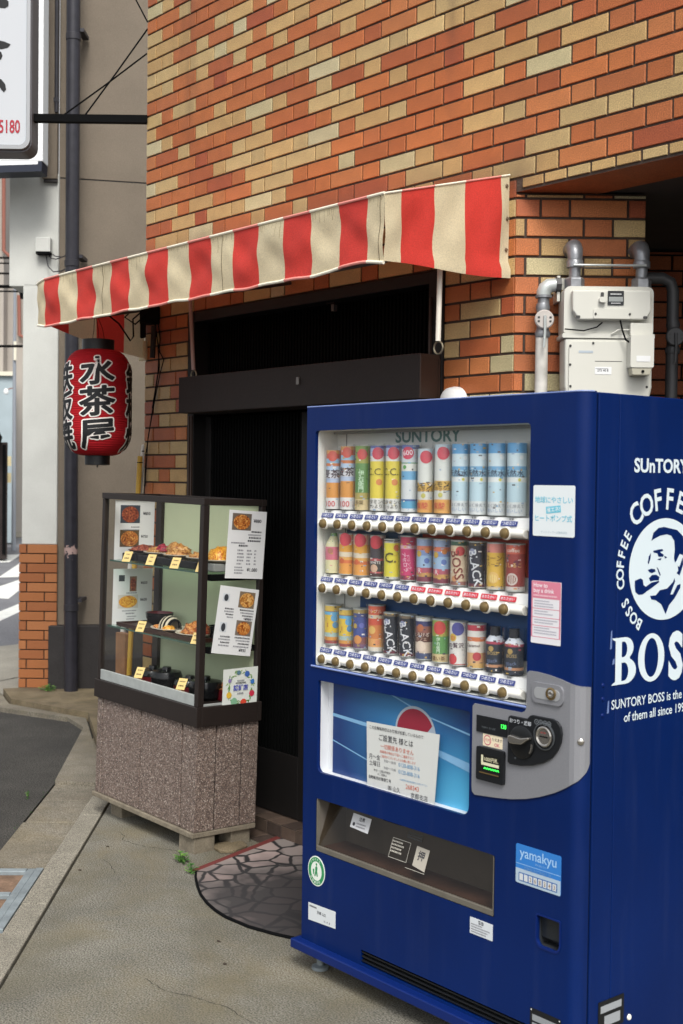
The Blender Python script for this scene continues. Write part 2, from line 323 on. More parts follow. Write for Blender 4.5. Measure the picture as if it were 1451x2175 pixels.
# ================================================================== THE TILED SHOP WALL
P0, PZ = .0695, 2.9624                                   # course height, level of one bed joint
UNIT = .3145                                             # one stretcher and one header with their joints
TCOL = ['#bd703e', '#b46739', '#bf7746', '#ae5f37', '#a75635', '#c5a36d', '#c09d68', '#c8ac78', '#c2b58b', '#b86c3f', '#c2a775', '#c8bc95']
TWGT = [13, 12, 10, 9, 6, 12, 10, 9, 4, 9, 9, 3]
def tile_mat(i, c):
    m = mat('tile_%d' % i, c, .5, var=.13, vs=14, fine=.42, fs=260, bump=.3, bs=300, spec=.35)
    t = m.node_tree; N = t.nodes; L = t.links; b = N['Principled BSDF']; src = b.inputs['Base Color'].links[0].from_socket
    g = N.new('ShaderNodeNewGeometry'); sp = N.new('ShaderNodeSeparateXYZ'); L.new(g.outputs['Position'], sp.inputs[0])
    oi = N.new('ShaderNodeObjectInfo'); mr0 = N.new('ShaderNodeMapRange'); mr0.inputs[3].default_value = .86; mr0.inputs[4].default_value = 1.10
    L.new(oi.outputs['Random'], mr0.inputs[0])
    sc = N.new('ShaderNodeVectorMath'); sc.operation = 'SCALE'; L.new(src, sc.inputs[0]); L.new(mr0.outputs[0], sc.inputs['Scale'])
    # rain streaks running down the wall in three places, and soot in the course above the awning: dirt that stays put
    ns = N.new('ShaderNodeTexNoise'); ns.inputs['Scale'].default_value = 5; ns.inputs['Detail'].default_value = 5
    mp = N.new('ShaderNodeMapping'); mp.inputs['Scale'].default_value = (2.5, 1, .5); L.new(g.outputs['Position'], mp.inputs[0]); L.new(mp.outputs[0], ns.inputs['Vector'])
    tot = None
    for x0, w, zt in ((.40, .10, 3.25), (2.235, .045, 3.0), (1.25, .05, 3.9)):
        s1 = N.new('ShaderNodeMath'); s1.operation = 'SUBTRACT'; s1.inputs[1].default_value = x0; L.new(sp.outputs[0], s1.inputs[0])
        a = N.new('ShaderNodeMath'); a.operation = 'ABSOLUTE'; L.new(s1.outputs[0], a.inputs[0])
        mr = N.new('ShaderNodeMapRange'); mr.inputs[1].default_value = w; mr.inputs[2].default_value = 0; mr.inputs[3].default_value = 0; mr.inputs[4].default_value = .45; L.new(a.outputs[0], mr.inputs[0])
        mz = N.new('ShaderNodeMapRange'); mz.inputs[1].default_value = zt-.35; mz.inputs[2].default_value = zt+.5; L.new(sp.outputs[2], mz.inputs[0])
        m1 = N.new('ShaderNodeMath'); m1.operation = 'MULTIPLY'; L.new(mr.outputs[0], m1.inputs[0]); L.new(mz.outputs[0], m1.inputs[1])
        if tot is None: tot = m1.outputs[0]
        else:
            ad = N.new('ShaderNodeMath'); ad.operation = 'MAXIMUM'; L.new(tot, ad.inputs[0]); L.new(m1.outputs[0], ad.inputs[1]); tot = ad.outputs[0]
    ng = N.new('ShaderNodeMapRange'); ng.inputs[1].default_value = .3; ng.inputs[2].default_value = .62; L.new(ns.outputs['Fac'], ng.inputs[0])
    m2 = N.new('ShaderNodeMath'); m2.operation = 'MULTIPLY'; L.new(tot, m2.inputs[0]); L.new(ng.outputs[0], m2.inputs[1])
    so1 = N.new('ShaderNodeMapRange'); so1.inputs[1].default_value = 2.83; so1.inputs[2].default_value = 2.69; so1.inputs[3].default_value = 0; so1.inputs[4].default_value = .85; L.new(sp.outputs[2], so1.inputs[0])
    so2 = N.new('ShaderNodeMapRange'); so2.inputs[1].default_value = 2.72; so2.inputs[2].default_value = 2.58; so2.inputs[3].default_value = 0; so2.inputs[4].default_value = 1; so2.interpolation_type = 'LINEAR'; L.new(sp.outputs[0], so2.inputs[0])
    so3 = N.new('ShaderNodeMapRange'); so3.inputs[1].default_value = 2.60; so3.inputs[2].default_value = 2.70; L.new(sp.outputs[2], so3.inputs[0])
    m3 = N.new('ShaderNodeMath'); m3.operation = 'MULTIPLY'; L.new(so1.outputs[0], m3.inputs[0]); L.new(so2.outputs[0], m3.inputs[1])
    m4 = N.new('ShaderNodeMath'); m4.operation = 'MULTIPLY'; L.new(m3.outputs[0], m4.inputs[0]); L.new(so3.outputs[0], m4.inputs[1])
    m5 = N.new('ShaderNodeMath'); m5.operation = 'MULTIPLY'; L.new(m4.outputs[0], m5.inputs[0]); m5.inputs[1].default_value = .62
    mm = N.new('ShaderNodeMath'); mm.operation = 'MAXIMUM'; L.new(m2.outputs[0], mm.inputs[0]); L.new(m5.outputs[0], mm.inputs[1])
    mx = N.new('ShaderNodeMix'); mx.data_type = 'RGBA'; mx.inputs['B'].default_value = hexc('#46352c')
    L.new(mm.outputs[0], mx.inputs['Factor']); L.new(sc.outputs[0], mx.inputs['A']); L.new(mx.outputs['Result'], b.inputs['Base Color'])
    return m
TM = [tile_mat(i, c) for i, c in enumerate(TCOL)]
M_MORT = mat('mortar', '#4b3e36', .95, var=.2, vs=20, bump=.4, bs=150)
M_BROWNP = mat('brown_paint', '#33261f', .5, var=.15, vs=8, bump=.1)
def inframe(x, y, z, mx=.02):
    d = Vector((x, y, z))-CAM; w = d.dot(f3)
    px = d.dot(r2)/w*2674.4/1451; py = d.dot(u2)/w*2674.4/2175
    return abs(px) < .5+mx and abs(py) < .5+mx, w
rt = random.Random(11); last = [0]
def tcol(prev=-1):
    return rt.choices(range(len(TCOL)), TWGT)[0]
def tile_rows(rows, phase):
    """rows: (z0, z1, [allowed x intervals], parity) -> tiles (x0, x1, z0, z1, colour)"""
    out = []
    for z0, z1, ivs, par in rows:
        s = (-.0655 if par == 0 else .0905)+phase; x = s-UNIT*8
        while x < 8:
            for wd in (.2095, .105):
                a, c = x+.0045, x+wd-.0045; x += wd; ci = tcol()
                for i0, i1 in ivs:
                    b0, b1 = max(a, i0), min(c, i1)
                    if b1-b0 > .012: out.append((b0, b1, z0+.0045, z1-.0045, ci))
    return out
def lay_tiles(parent, tiles, local, limit, name='brick'):
    """local(x, z) gives the world point; the tiles that show largest become parts, the rest one joined part"""
    vis = []; rest = []
    for t in tiles:
        ok, w = inframe(*local((t[0]+t[1])/2, (t[2]+t[3])/2))
        (vis if ok else rest).append((w, t))
    vis.sort(key=lambda q: q[0]-(.8 if q[1][1]-q[1][0] > .15 else 0)); rest = [t for w, t in rest]+[t for w, t in vis[limit:]]; vis = [t for w, t in vis[:limit]]
    cache = {}
    for x0, x1, z0, z1, ci in vis:
        w, h = round(x1-x0, 3), round(z1-z0, 3)
        key = (w, h, ci)
        if key not in cache:
            b = MB(); b.tile(-w/2, w/2, -h/2, h/2, 0, .012, TM[ci]); o = b.build(name, parent); cache[key] = o.data
        else: o = link(name, cache[key], parent)
        o.location = ((x0+x1)/2, rt.uniform(-.0007, .0007), (z0+z1)/2)
    if rest:
        b = MB()
        for x0, x1, z0, z1, ci in rest: b.tile(x0, x1, z0, z1, 0, .012, TM[ci])
        tag(b.build('brickwork', parent), kind='stuff')
DX0, DX1, DZ = .43, 2.21, 2.405                          # the shop opening
wall = thing('tiled_wall', 'orange and cream brick-tiled shop front wall with dark joints above the striped awning', 'wall')
b = MB()
b.box(0.001, DX0, .006, .24, 0, 2.6374, M_MORT); b.box(DX1, 2.566, .006, .24, 0, 2.6374, M_MORT); b.box(DX0, DX1, .006, .24, DZ, 2.6374, M_MORT)
b.box(0.001, 5.6, .0062, .24, 2.6376, 6.0, M_MORT)
b.build('masonry', wall)
rows = []
for k in range(-42, 44):
    z0 = PZ+k*P0; z1 = z0+P0
    if z1 < .02: continue
    par = k % 2
    if z0 > 2.66: iv = [(.003, 5.6)]
    elif z0 > DZ-.03: iv = [(.003, 2.566)]
    else: iv = [(.003, DX0-.002), (DX1+.002, 2.566)]
    if z0 > 5.9: continue
    rows.append((max(z0, .02), z1, iv, par))
tiles = tile_rows(rows, 0)
# the half course along the lower edge of the overhang
x = 2.60
while x < 5.5:
    tiles.append((x, x+.094, 2.648, 2.6800, rt.choice([0, 2, 5, 6, 7, 10]))); x += .1045
lay_tiles(wall, tiles, lambda x, z: (x, 0, z), 300)
# ---- soffit of the overhang
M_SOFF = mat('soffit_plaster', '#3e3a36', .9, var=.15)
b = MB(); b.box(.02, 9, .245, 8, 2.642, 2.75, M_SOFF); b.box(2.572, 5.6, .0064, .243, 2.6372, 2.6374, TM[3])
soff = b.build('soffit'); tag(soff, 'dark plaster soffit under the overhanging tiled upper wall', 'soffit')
# ---- gas wall, turned off from the shop front
GL = (2.569, 0, 0)
gw = thing('side_wall', 'brick-tiled wall behind the pale gas meter, turned away from the shop front', 'wall', GL, ROTN)
def gworld(x, z): return (GL[0]+RT.x*x, GL[1]+RT.y*x, z)
b = MB(); b.box(.0, .468, .007, .25, 0, 2.634, M_MORT); b.build('masonry', gw)
rows = []
for k in range(-42, -4):
    z0 = PZ+k*P0; z1 = min(z0+P0, 2.632)
    if z1 < .02: continue
    rows.append((max(z0, .02), z1, [(.002, .468)], k % 2))
gt = tile_rows(rows, (2.136-2.569-.0)+.0655+.0); lay_tiles(gw, gt, gworld, 300)
# dark passage beyond the end of that wall
pw = thing('passage_wall', 'unlit brick wall of the dark passage right of the gas meter', 'wall', GL, ROTN)
M_PASS = mat('passage_shade', '#1a1817', .95)  # near-black puts the passage's shade into the masonry colour
b = MB(); b.box(.468, .50, .252, 1.6, 0, 2.63, M_PASS); b.box(.468, 2.8, 1.1, 1.25, 0, 2.63, M_PASS); b.box(2.2, 2.4, -1.0, 1.1, 0, 2.63, M_PASS); b.build('masonry', pw)  # the right-hand wall is added to close the passage and keep it dark
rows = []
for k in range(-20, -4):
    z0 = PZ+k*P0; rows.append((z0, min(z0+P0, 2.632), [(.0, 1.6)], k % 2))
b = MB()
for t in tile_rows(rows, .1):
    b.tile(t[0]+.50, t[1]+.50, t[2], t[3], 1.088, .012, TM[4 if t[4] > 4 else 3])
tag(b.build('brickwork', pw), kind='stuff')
# ---- shop opening: frame, shutter box, lattice door
M_FRAME = mat('dark_bronze_frame', '#110e0d', .6, .0, var=.15, vs=10)
M_FRAME2 = mat('brown_frame_strip', '#42322a', .45, .2)
M_DARK = mat('door_lattice', '#070808', .85, spec=.08)  # near-black colour also stands in for the unlit doorway interior
M_BLACK = mat('matt_black', '#0a0b0c', .85, spec=.1)
M_LINT = mat('shutter_box_brown', '#231b18', .65, var=.12, vs=14, bump=.08)
dr = thing('lattice_door', 'black lattice sliding door in a dark bronze frame behind the showcase', 'door', (DX0, 0, 0))
WD = DX1-DX0
def dbox(name, x0, x1, y0, y1, z0, z1, m, par=None, bev=.002): b = MB(); b.box(x0, x1, y0, y1, z0, z1, m); return b.build(name, par or dr, bevel=bev)
dbox('jamb', -.002, .055, -.012, .10, .066, 2.40, M_FRAME); dbox('jamb', WD-.075, WD+.002, -.012, .10, .066, 2.40, M_FRAME)
dbox('jamb_strip', .016, .028, -.020, -.0125, .2, 1.90, M_FRAME2, bev=0); dbox('jamb_strip', .040, .050, -.020, -.0125, .2, 1.90, M_FRAME2, bev=0); dbox('jamb_strip', WD-.045, WD-.035, -.022, -.0125, .2, 1.905, M_FRAME2, bev=0); dbox('jamb_strip', WD-.062, WD-.054, -.022, -.0125, 2.075, 2.30, M_FRAME2, bev=0); dbox('jamb_strip', WD-.012, WD-.004, -.022, -.0125, 1.2, 2.06, M_FRAME2, bev=0)
dbox('head', .056, WD-.076, -.010, .10, 2.355, 2.40, M_FRAME)
dbox('transom_panel', .056, WD-.076, .085, .099, 2.08, 2.354, M_BLACK, bev=0)
for x0, x1, y in ((.056, .87, .075), (.80, WD-.076, .115)):
    pn = dbox('door_leaf', x0, x1, y, y+.02, .07, 1.895, M_BLACK, bev=0)
    dbox('stile', x0, x0+.045, y-.018, y, .07, 1.895, M_FRAME, pn); dbox('stile', x1-.045, x1, y-.018, y, .07, 1.895, M_FRAME, pn); dbox('rail', x0+.046, x1-.046, y-.018, y, .07, .35, M_FRAME, pn)
    b = MB(); x = x0+.055
    while x < x1-.055: b.box(x, x+.012, y-.014, y, .352, 1.893, M_DARK); x += .024
    tag(b.build('lattice', pn), kind='stuff')
b = MB(); x = .062
while x < WD-.08: b.box(x, x+.011, .068, .084, 2.08, 2.353, M_DARK); x += .0225
tag(b.build('transom_lattice', dr), kind='stuff')
dbox('sky_blocker', -.03, WD+.03, .20, .22, 0, 2.63, M_BLACK, bev=0)  # black sheet added behind the door to block sky light through the gap
dbox('catch', 1.010, 1.065, .040, .066, 2.352, 2.362, M_FRAME2, bev=0); dbox('catch', 1.045, 1.062, .040, .060, 2.318, 2.346, mat('grey_metal', '#7d7a76', .4, .5), bev=0)
sb = thing('shutter_box', 'long dark brown shutter box spanning the shop doorway under the awning', 'shutter box', (DX0+.06, 0, 0))
b = MB(); b.box(.02, 1.705, -.115, .06, 1.905, 2.078, M_LINT); b.build('housing', sb, bevel=.004)
b = MB(); b.box(1.7055, 1.712, -.113, .05, 1.907, 2.076, M_FRAME2); b.build('end_cap', sb, bevel=.002)
b = MB(); b.box(.955, .972, -.124, -.1155, 1.995, 2.027, mat('grey_metal', '#7d7a76', .4, .5)); b.build('tab', sb, bevel=.002)
# tiled threshold step
M_STEP = [mat('step_tile_%d' % i, c, .5, var=.2, vs=25, fine=.15, fs=250) for i, c in enumerate(('#55483f', '#4a3f39', '#5e4f45'))]
M_GROUT = mat('grout', '#8c857a', .9)
st = thing('threshold_step', 'dark brown tiled threshold step with pale grout under the lattice door', 'step', (DX0, 0, 0))
b = MB(); b.box(-.01, WD+.05, -.030, .30, 0, .058, M_GROUT); b.build('bed', st)
x = -.012; i = 0
while x < WD+.02:
    b = MB(); b.box(x+.0025, x+.1025, -.036, -.030, .004, .058, M_STEP[i % 3]); b.build('riser_tile', st, bevel=.0015, seg=1)
    for y0, y1 in ((-.036, .062), (.067, .165)):
        b = MB(); b.box(x+.0025, x+.1025, y0, y1, .0585, .065, M_STEP[(i*2+(y0 > 0)) % 3]); b.build('tread_tile', st, bevel=.0015, seg=1)
    x += .105; i += 1
for k in range(7):
    b = MB(); b.box(.54+k*.105, .64+k*.105, -.145, -.042, 0, .006, M_STEP[(k*2) % 3]); b.build('floor_tile', st, bevel=.0015, seg=1)
# ================================================================== NEIGHBOUR AT THE LEFT
M_STUC = mat('white_stucco', '#cdcec8', .85, var=.07, vs=5, fine=.08, fs=160, bump=.35, bs=260)
M_BROWNW = mat('taupe_render', '#7f7466', .9, var=.08, vs=4, fine=.16, fs=230, bump=.5, bs=300)
M_PLINTH = mat('plinth_paint', '#2d2a2a', .6, var=.2, vs=10, bump=.2, bs=50)
M_PIPE = mat('dark_pipe', '#2b2a30', .45, var=.2, vs=20)
M_OB = [mat('pillar_brick_%d' % i, c, .6, fine=.25, fs=260, bump=.25, bs=300) for i, c in enumerate(('#a06338', '#985c35', '#a76b40'))]
pil = thing('pillar', 'white stuccoed pillar on an orange brick base at the street corner', 'pillar', NF_LOC, ROTN)
b = MB(); b.box(-2.342, -2.085, .0, .32, 1.098, 3.0, M_STUC); b.box(-2.444, -2.085, .0, .32, 2.98, 3.80, M_STUC); b.build('shaft', pil, bevel=.006)
b = MB(); b.box(-2.352, -2.086, .004, .30, .04, 1.0975, M_MORT); b.build('core', pil)
for i in range(15):
    z1 = 1.096-.0706*i; z0 = max(z1-.0626, .045); j = -2.302 if i % 2 == 0 else -2.172
    for a, c in ((-2.358, j-.004), (j+.004, -2.081)):
        b = MB(); b.tile(a, c, z0, z1, -.008, .012, rt.choice(M_OB), .002); b.build('brick', pil)
        if a == -2.358:
            b = MB(); b.box(-2.3585, -2.3525, -.0055, .29, z0, z1, M_OB[i % 3]); b.build('return_brick', pil)
bw = thing('rendered_wall', 'taupe rendered wall of the neighbouring house behind the red lantern', 'wall', NF_LOC, ROTN)
b = MB()
b.prism([(-2.09, .03), (-1.0, .275), (.2, .54), (.2, 1.2), (-2.09, 1.2)], (0, 0, .5), (1, 0, 0), (0, 1, 0), (0, 0, 3.272), M_BROWNW)
b.prism([(-2.09, .034), (-1.0, .279), (.2, .544), (.2, 1.2), (-2.09, 1.2)], (0, 0, 3.772), (1, 0, 0), (0, 1, 0), (0, 0, .010), M_PLINTH)
b.prism([(-2.09, .028), (-1.0, .273), (.2, .538), (.2, 1.2), (-2.09, 1.2)], (0, 0, 3.782), (1, 0, 0), (0, 1, 0), (0, 0, 3.2), M_BROWNW)
b.build('render', bw)
b = MB(); b.box(-2.200, -2.092, -.035, .03, 3.755, 6.9, M_BROWNW); b.build('corner_block', bw, bevel=.004)
b = MB(); b.box(-2.190, -2.092, -.028, .025, 3.735, 3.7545, M_PLINTH); b.build('drip_edge', bw)
b = MB(); b.prism([(-2.128, -.07), (-1.55, .02), (.2, .50), (.2, 1.2), (-2.075, 1.2)], (0, 0, .03), (1, 0, 0), (0, 1, 0), (0, 0, .476), M_PLINTH); b.build('plinth', bw, bevel=.004)
dp = thing('drainpipe', 'thick dark drainpipe with peeling paint running down the taupe wall', 'drainpipe', NF_LOC, ROTN)
mpipe = mat('drainpipe_paint', '#2a2930', .4, var=.25, vs=18)
t = mpipe.node_tree; N = t.nodes; L = t.links; pb = N['Principled BSDF']; src = pb.inputs['Base Color'].links[0].from_socket
co = N.new('ShaderNodeTexCoord'); nn = N.new('ShaderNodeTexNoise'); nn.inputs['Scale'].default_value = 38; nn.inputs['Detail'].default_value = 3; L.new(co.outputs['Object'], nn.inputs['Vector'])
sp = N.new('ShaderNodeSeparateXYZ'); L.new(co.outputs['Object'], sp.inputs[0])
ma = N.new('ShaderNodeMapRange'); ma.inputs[1].default_value = .13; ma.inputs[2].default_value = .0; L.new(N.new('ShaderNodeMath').outputs[0], ma.inputs[0]); mth = ma.inputs[0].links[0].from_node
mth.operation = 'ABSOLUTE'; ms = N.new('ShaderNodeMath'); ms.operation = 'SUBTRACT'; ms.inputs[1].default_value = 1.06; L.new(sp.outputs[2], ms.inputs[0]); L.new(ms.outputs[0], mth.inputs[0])
mu = N.new('ShaderNodeMath'); mu.operation = 'MULTIPLY'; L.new(nn.outputs['Fac'], mu.inputs[0]); L.new(ma.outputs[0], mu.inputs[1])
gt_ = N.new('ShaderNodeMath'); gt_.operation = 'GREATER_THAN'; gt_.inputs[1].default_value = .42; L.new(mu.outputs[0], gt_.inputs[0])
mx = N.new('ShaderNodeMix'); mx.data_type = 'RGBA'; mx.inputs['B'].default_value = hexc('#a58c86'); L.new(gt_.outputs[0], mx.inputs['Factor']); L.new(src, mx.inputs['A']); L.new(mx.outputs['Result'], pb.inputs['Base Color'])
b = MB(); b.tube([(-1.945, -.13, .03), (-1.955, -.13, 1.5), (-1.960, -.13, 5.6)], .049, mpipe, 18); b.build('pipe', dp, smooth=True)
for z in (.65, 3.128, 4.74):
    x = -1.945-.004*z if z < 3 else -1.958
    b = MB(); b.lathe([(.050, -.025), (.054, -.022), (.054, .022), (.050, .025)], M_PIPE, (x, -.13, z), 18); b.build('collar', dp, smooth=True)
    b = MB(); b.box(x+.03, x+.075, -.135, .05, z+.04, z+.065, M_PIPE); b.build('bracket', dp)
cp = thing('thin_conduit', 'thin dark conduit on the taupe wall left of the drainpipe', 'conduit', NF_LOC, ROTN)
b = MB(); b.tube([(-2.094, -.055, 4.227), (-2.096, -.055, 5.6)], .014, M_PIPE, 10); b.build('pipe', cp, smooth=True)
b = MB(); b.box(-2.112, -2.078, -.07, -.036, 4.30, 4.33, M_PIPE); b.build('clip', cp)
jb = thing('junction_box', 'small pale junction box on the white pillar with cables hanging from it', 'junction box', NF_LOC, ROTN)
b = MB(); b.box(-2.237, -2.129, -.075, -.001, 3.222, 3.325, M_STUC); b.build('box', jb, bevel=.004)
b = MB(); b.box(-2.234, -2.132, -.070, -.004, 3.206, 3.2215, M_BLACK); b.build('base', jb)
for pts in ([(-2.15, -.03, 3.21), (-2.13, -.04, 3.18), (-2.09, -.05, 3.172), (-2.03, -.07, 3.19), (-1.99, -.08, 3.21)], [(-2.17, -.03, 3.21), (-2.15, -.04, 3.12), (-2.11, -.05, 3.08), (-2.05, -.06, 3.085), (-1.99, -.08, 3.11)], [(-2.12, -.03, 3.21), (-2.10, -.04, 3.195), (-2.06, -.05, 3.19)]):
    b = MB(); b.tube(pts, .0045, M_PIPE, 6); b.build('cable', jb, smooth=True)
fs = thing('white_fascia_board', 'large blank white signboard with dark lower trim behind the hanging sign', 'signboard', NF_LOC, ROTN)
b = MB(); b.box(-3.4, -2.118, -.36, -.20, 3.80, 6.4, mat('white_board', '#eceeee', .5)); b.build('board', fs, bevel=.004)
b = MB(); b.box(-3.4, -2.150, -.358, -.205, 3.765, 3.7995, mat('white_board', '#eceeee', .5)); b.build('lower_board', fs)
b = MB(); b.prism([(-3.4, 3.675), (-2.125, 3.728), (-2.122, 3.7985), (-2.149, 3.7985), (-2.152, 3.7765), (-3.4, 3.725)], (0, -.366, 0), (1, 0, 0), (0, 0, 1), (0, .17, 0), mat('navy_trim', '#1b2233', .5)); b.build('lower_trim', fs)
# ================================================================== FAR STREET (a narrow view past the pillar)
FD = 20.8
def far_thing(name, label, cat, d=FD, group=None): return thing(name, label, cat, (NF_LOC.x+FW.x*d, NF_LOC.y+FW.y*d, 0), ROTN, group)
M_G1 = mat('grey_siding', '#a19a92', .85, var=.08, vs=1.5); M_G2 = mat('pale_blue_metal', '#a2b0b5', .6, var=.08, vs=2); M_G3 = mat('concrete_block_wall', '#8fa0a6', .9, var=.2, vs=2.5)
M_WOOD = mat('dark_timber', '#2a2220', .8, var=.3, vs=4); M_RPIPE = mat('rusty_pipe', '#8a5648', .7); M_CRM = mat('cream_panel', '#d9d3c0', .8); M_WIN = mat('far_window', '#39434a', .2)
ah = far_thing('apartment_house', 'distant grey apartment house with rusty pipes seen left of the white pillar', 'house', 24)
b = MB(); b.box(-14, -8.95, .0, 8, 0, 10.4, M_G1); b.box(-8.95, -8.0, .4, 8, 0, 6.6, M_G1); b.build('wall', ah)
b = MB(); b.box(-14.4, -8.74, -.6, 8.2, 10.4, 10.7, M_CRM); b.build('roof', ah)
for s0, z0 in ((-9.62, 7.6), (-10.9, 7.6), (-9.62, 5.2), (-10.9, 5.2)):
    w = MB().box(s0, s0+.55, -.06, .02, z0, z0+1.25, M_CRM).build('window', ah); MB().box(s0+.05, s0+.50, -.075, -.061, z0+.06, z0+1.19, M_WIN).build('pane', w)
for p in ([(-8.93, -.12, 9.6), (-8.92, -.12, 7.5), (-8.7, -.1, 7.3)], [(-8.62, .28, 6.4), (-8.60, .28, 5.35), (-8.3, .28, 5.2)]):
    b = MB(); b.tube(p, .05, M_RPIPE, 8); b.build('rain_pipe', ah, smooth=True)
mh = far_thing('metal_clad_shed', 'pale blue metal-clad building far down the street behind the utility pole', 'building', 21)
b = MB(); b.prism([(-11, 0), (-7.90, 0), (-9.0, 4), (-11, 4)], (0, 0, 0), (1, 0, 0), (0, 1, 0), (0, 0, 4.0), M_G2); b.build('wall', mh)
b = MB(); b.prism([(-11.1, -.1), (-7.86, -.1), (-9.0, 4.1), (-11.1, 4.1)], (0, 0, 4.0), (1, 0, 0), (0, 1, 0), (0, 0, .1), M_CRM); b.build('roof', mh)
for k in range(5):
    b = MB(); b.box(-10.3+k*.5, -10.27+k*.5, -.03, -.001, .2, 4.4, M_G1); b.build('seam', mh)
th = far_thing('timber_house', 'dark timber house with a low black eave at the left edge of the street', 'house', 15)
b = MB(); b.prism([(-10.5, 0), (-6.43, 0), (-7.35, 3), (-10.5, 3)], (0, 0, 0), (1, 0, 0), (0, 1, 0), (0, 0, 2.25), M_WOOD); b.build('wall', th)
b = MB(); b.prism([(-10.8, 3.35), (-10.8, 2.24), (-6.42, 2.245), (-6.40, 2.33), (-6.56, 2.62), (-7.4, 3.4)], (0, -.5, 0), (1, 0, 0), (0, 0, 1), (-.9, 3.0, 0), M_BLACK); b.build('roof', th)
for k in range(8):
    b = MB(); b.box(-6.52-k*.28, -6.46-k*.28, -.03, -.001, .1, 2.2, M_BLACK); b.build('batten', th)
cw = far_thing('block_wall', 'weathered bluish concrete block wall behind the pillar far down the street', 'wall', 36)
for r in range(8):
    for k in range(6):
        b = MB(); b.box(-12.6+k*.42+(.2 if r % 2 else 0), -12.2+k*.42+(.2 if r % 2 else 0), 0, .15, .02+r*.27, .28+r*.27, M_G3); b.build('block', cw)
b = MB(); b.box(-12.6, -10.0, .02, .13, 0, 2.16, M_MORT); b.build('core', cw)
hb = far_thing('pale_house', 'pale beige house with a dark window right of the far utility pole', 'house', 26)
b = MB(); b.box(-9.17, -6.0, 0, 4, 0, 5.0, mat('beige_wall', '#b9b2a3', .9, var=.1)); b.build('wall', hb)
w = MB().box(-9.09, -8.3, -.08, .0, 2.72, 3.75, M_CRM).build('window', hb); MB().box(-9.02, -8.4, -.1, -.081, 2.8, 3.2, M_WIN).build('pane', w); MB().box(-9.12, -8.3, -.3, -.0, 3.82, 4.05, M_BLACK).build('awning', hb)
MB().box(-9.0, -8.4, -.06, .0, 1.9, 2.5, M_WOOD).build('door', hb)
for k, (s, d, r, lab) in enumerate(((-7.09, 18, .036, 'grey concrete utility pole with cream notice plates by the timber house'),)):
    up = far_thing('utility_pole', lab, 'pole', d)
    b = MB(); b.tube([(s, 0, 0), (s, 0, 4.05)], [r+.012, r], mat('pole_grey', '#8b9097', .8), 12); b.build('shaft', up, smooth=True)
    b = MB(); b.tube([(s, 0, 4.05), (s, 0, 9)], [r, r*.7], mat('pole_grey', '#8b9097', .8), 12); b.build('upper_shaft', up, smooth=True)
    for z0, z1 in ((1.82, 2.03), (1.46, 1.67)):
        b = MB(); b.box(s-.15, s-.045, -.08, -.05, z0, z1, mat('cream_plate', '#d8c99c', .6)); b.build('notice_plate', up)
    b = MB(); b.box(s+.0, s+.06, -.08, -.045, 4.1, 4.5, M_CRM); b.build('cover', up)
    b = MB(); b.lathe([(.0, -.06), (.05, -.05), (.06, 0), (.035, .06), (0, .07)], mat('white_plastic', '#e2e4e2', .4), (s-.15, -.1, 3.42), 12); b.build('street_light', up, smooth=True)
    b = MB(); b.tube([(s-.12, -.1, 3.47), (s-.03, -.03, 3.50)], .012, M_RPIPE, 6); b.build('arm', up)
pc = far_thing('power_cables', 'sagging black power cables crossing the street left of the pillar', 'cables', 12)
for z, w in ((5.26, .03), (5.17, .022), (5.0, .03), (4.78, .05), (4.7, .025), (3.78, .04)):
    b = MB(); b.tube([(-9.5, -1, z-.2), (-7.5, -.4, z-.1), (-5.9, 0, z), (-5.1, .2, z+.03)], w*.6, M_BLACK, 6); b.build('cable', pc, smooth=True)
b = MB(); b.tube([(-5.52, .1, 4.85), (-5.44, .1, 4.8), (-5.40, .1, 4.6)], .06, M_BLACK, 8); b.build('splice_box', pc, smooth=True)
fk = MB(); fk.prism([nf(-20, 19), nf(-6, 25.6), nf(-6, 26.0), nf(-20, 19.4)], (0, 0, -.03), (1, 0, 0), (0, 1, 0), (0, 0, .15), M_SLAB); tag(fk.build('far_kerb'), kind='structure')
# ================================================================== AWNING
def cloth(name, c, trans=.22):
    m = mat(name, c, .62, var=.13, vs=4.5, fine=.16, fs=260, bump=.10, bs=160, trans=trans, spec=.3); return m
M_RED = cloth('awning_red', '#d8433a'); M_CREAM = cloth('awning_cream', '#dfd1ae')
M_RPIP = mat('piping_pink', '#e08f84', .6); M_CPIP = mat('piping_cream', '#ebe4d0', .6)
M_GRIME = mat('awning_grime', '#8f7c58', .9); M_SEAM = mat('seam_thread', '#4a3c2c', .9)
aw = thing('awning', 'red and cream striped canvas awning over the shop doorway', 'awning', (0, 0, 0))
TOPZ, BOTZ, AD = 2.545, 2.320, .60
cutx = [-.03, .072, .227, .395, .551, .714, .866, 1.030, 1.187, 1.344, 1.501, 1.663, 1.826, 1.984, 2.139, 2.297, 2.451, 2.535]
fr = random.Random(5)
def fold(x, t):                                          # folds of the canvas, t 0 at the top edge, 1 at the hem
    s = sin(pi*min(1, t*1.05))
    return (.006*sin(7.1*x+2.2*t)+.005*sin(13.7*x-5.1*t+1)+.004*sin(23*x+7*t+.4)+.003*sin(41*x-9*t))*s
def wob(x, t): return (.0045*sin(9.3*x+.7)+.003*sin(21*x+1.9))*sin(pi*t)
def stripes(name, cuts, first, pt, n=5, nz=12):
    b = MB(); col = first
    for a, c in zip(cuts[:-1], cuts[1:]):
        m = M_RED if col else M_CREAM
        vs = []; fs = []
        for i in range(n+1):
            for j in range(nz+1): vs.append(pt(a+(c-a)*i/n, j/nz))
        for i in range(n):
            for j in range(nz): k = i*(nz+1)+j; fs.append((k, k+nz+1, k+nz+2, k+1))
        b.add(vs, fs, m); col = not col
    o = b.build(name, aw, smooth=True, auto=80); return o
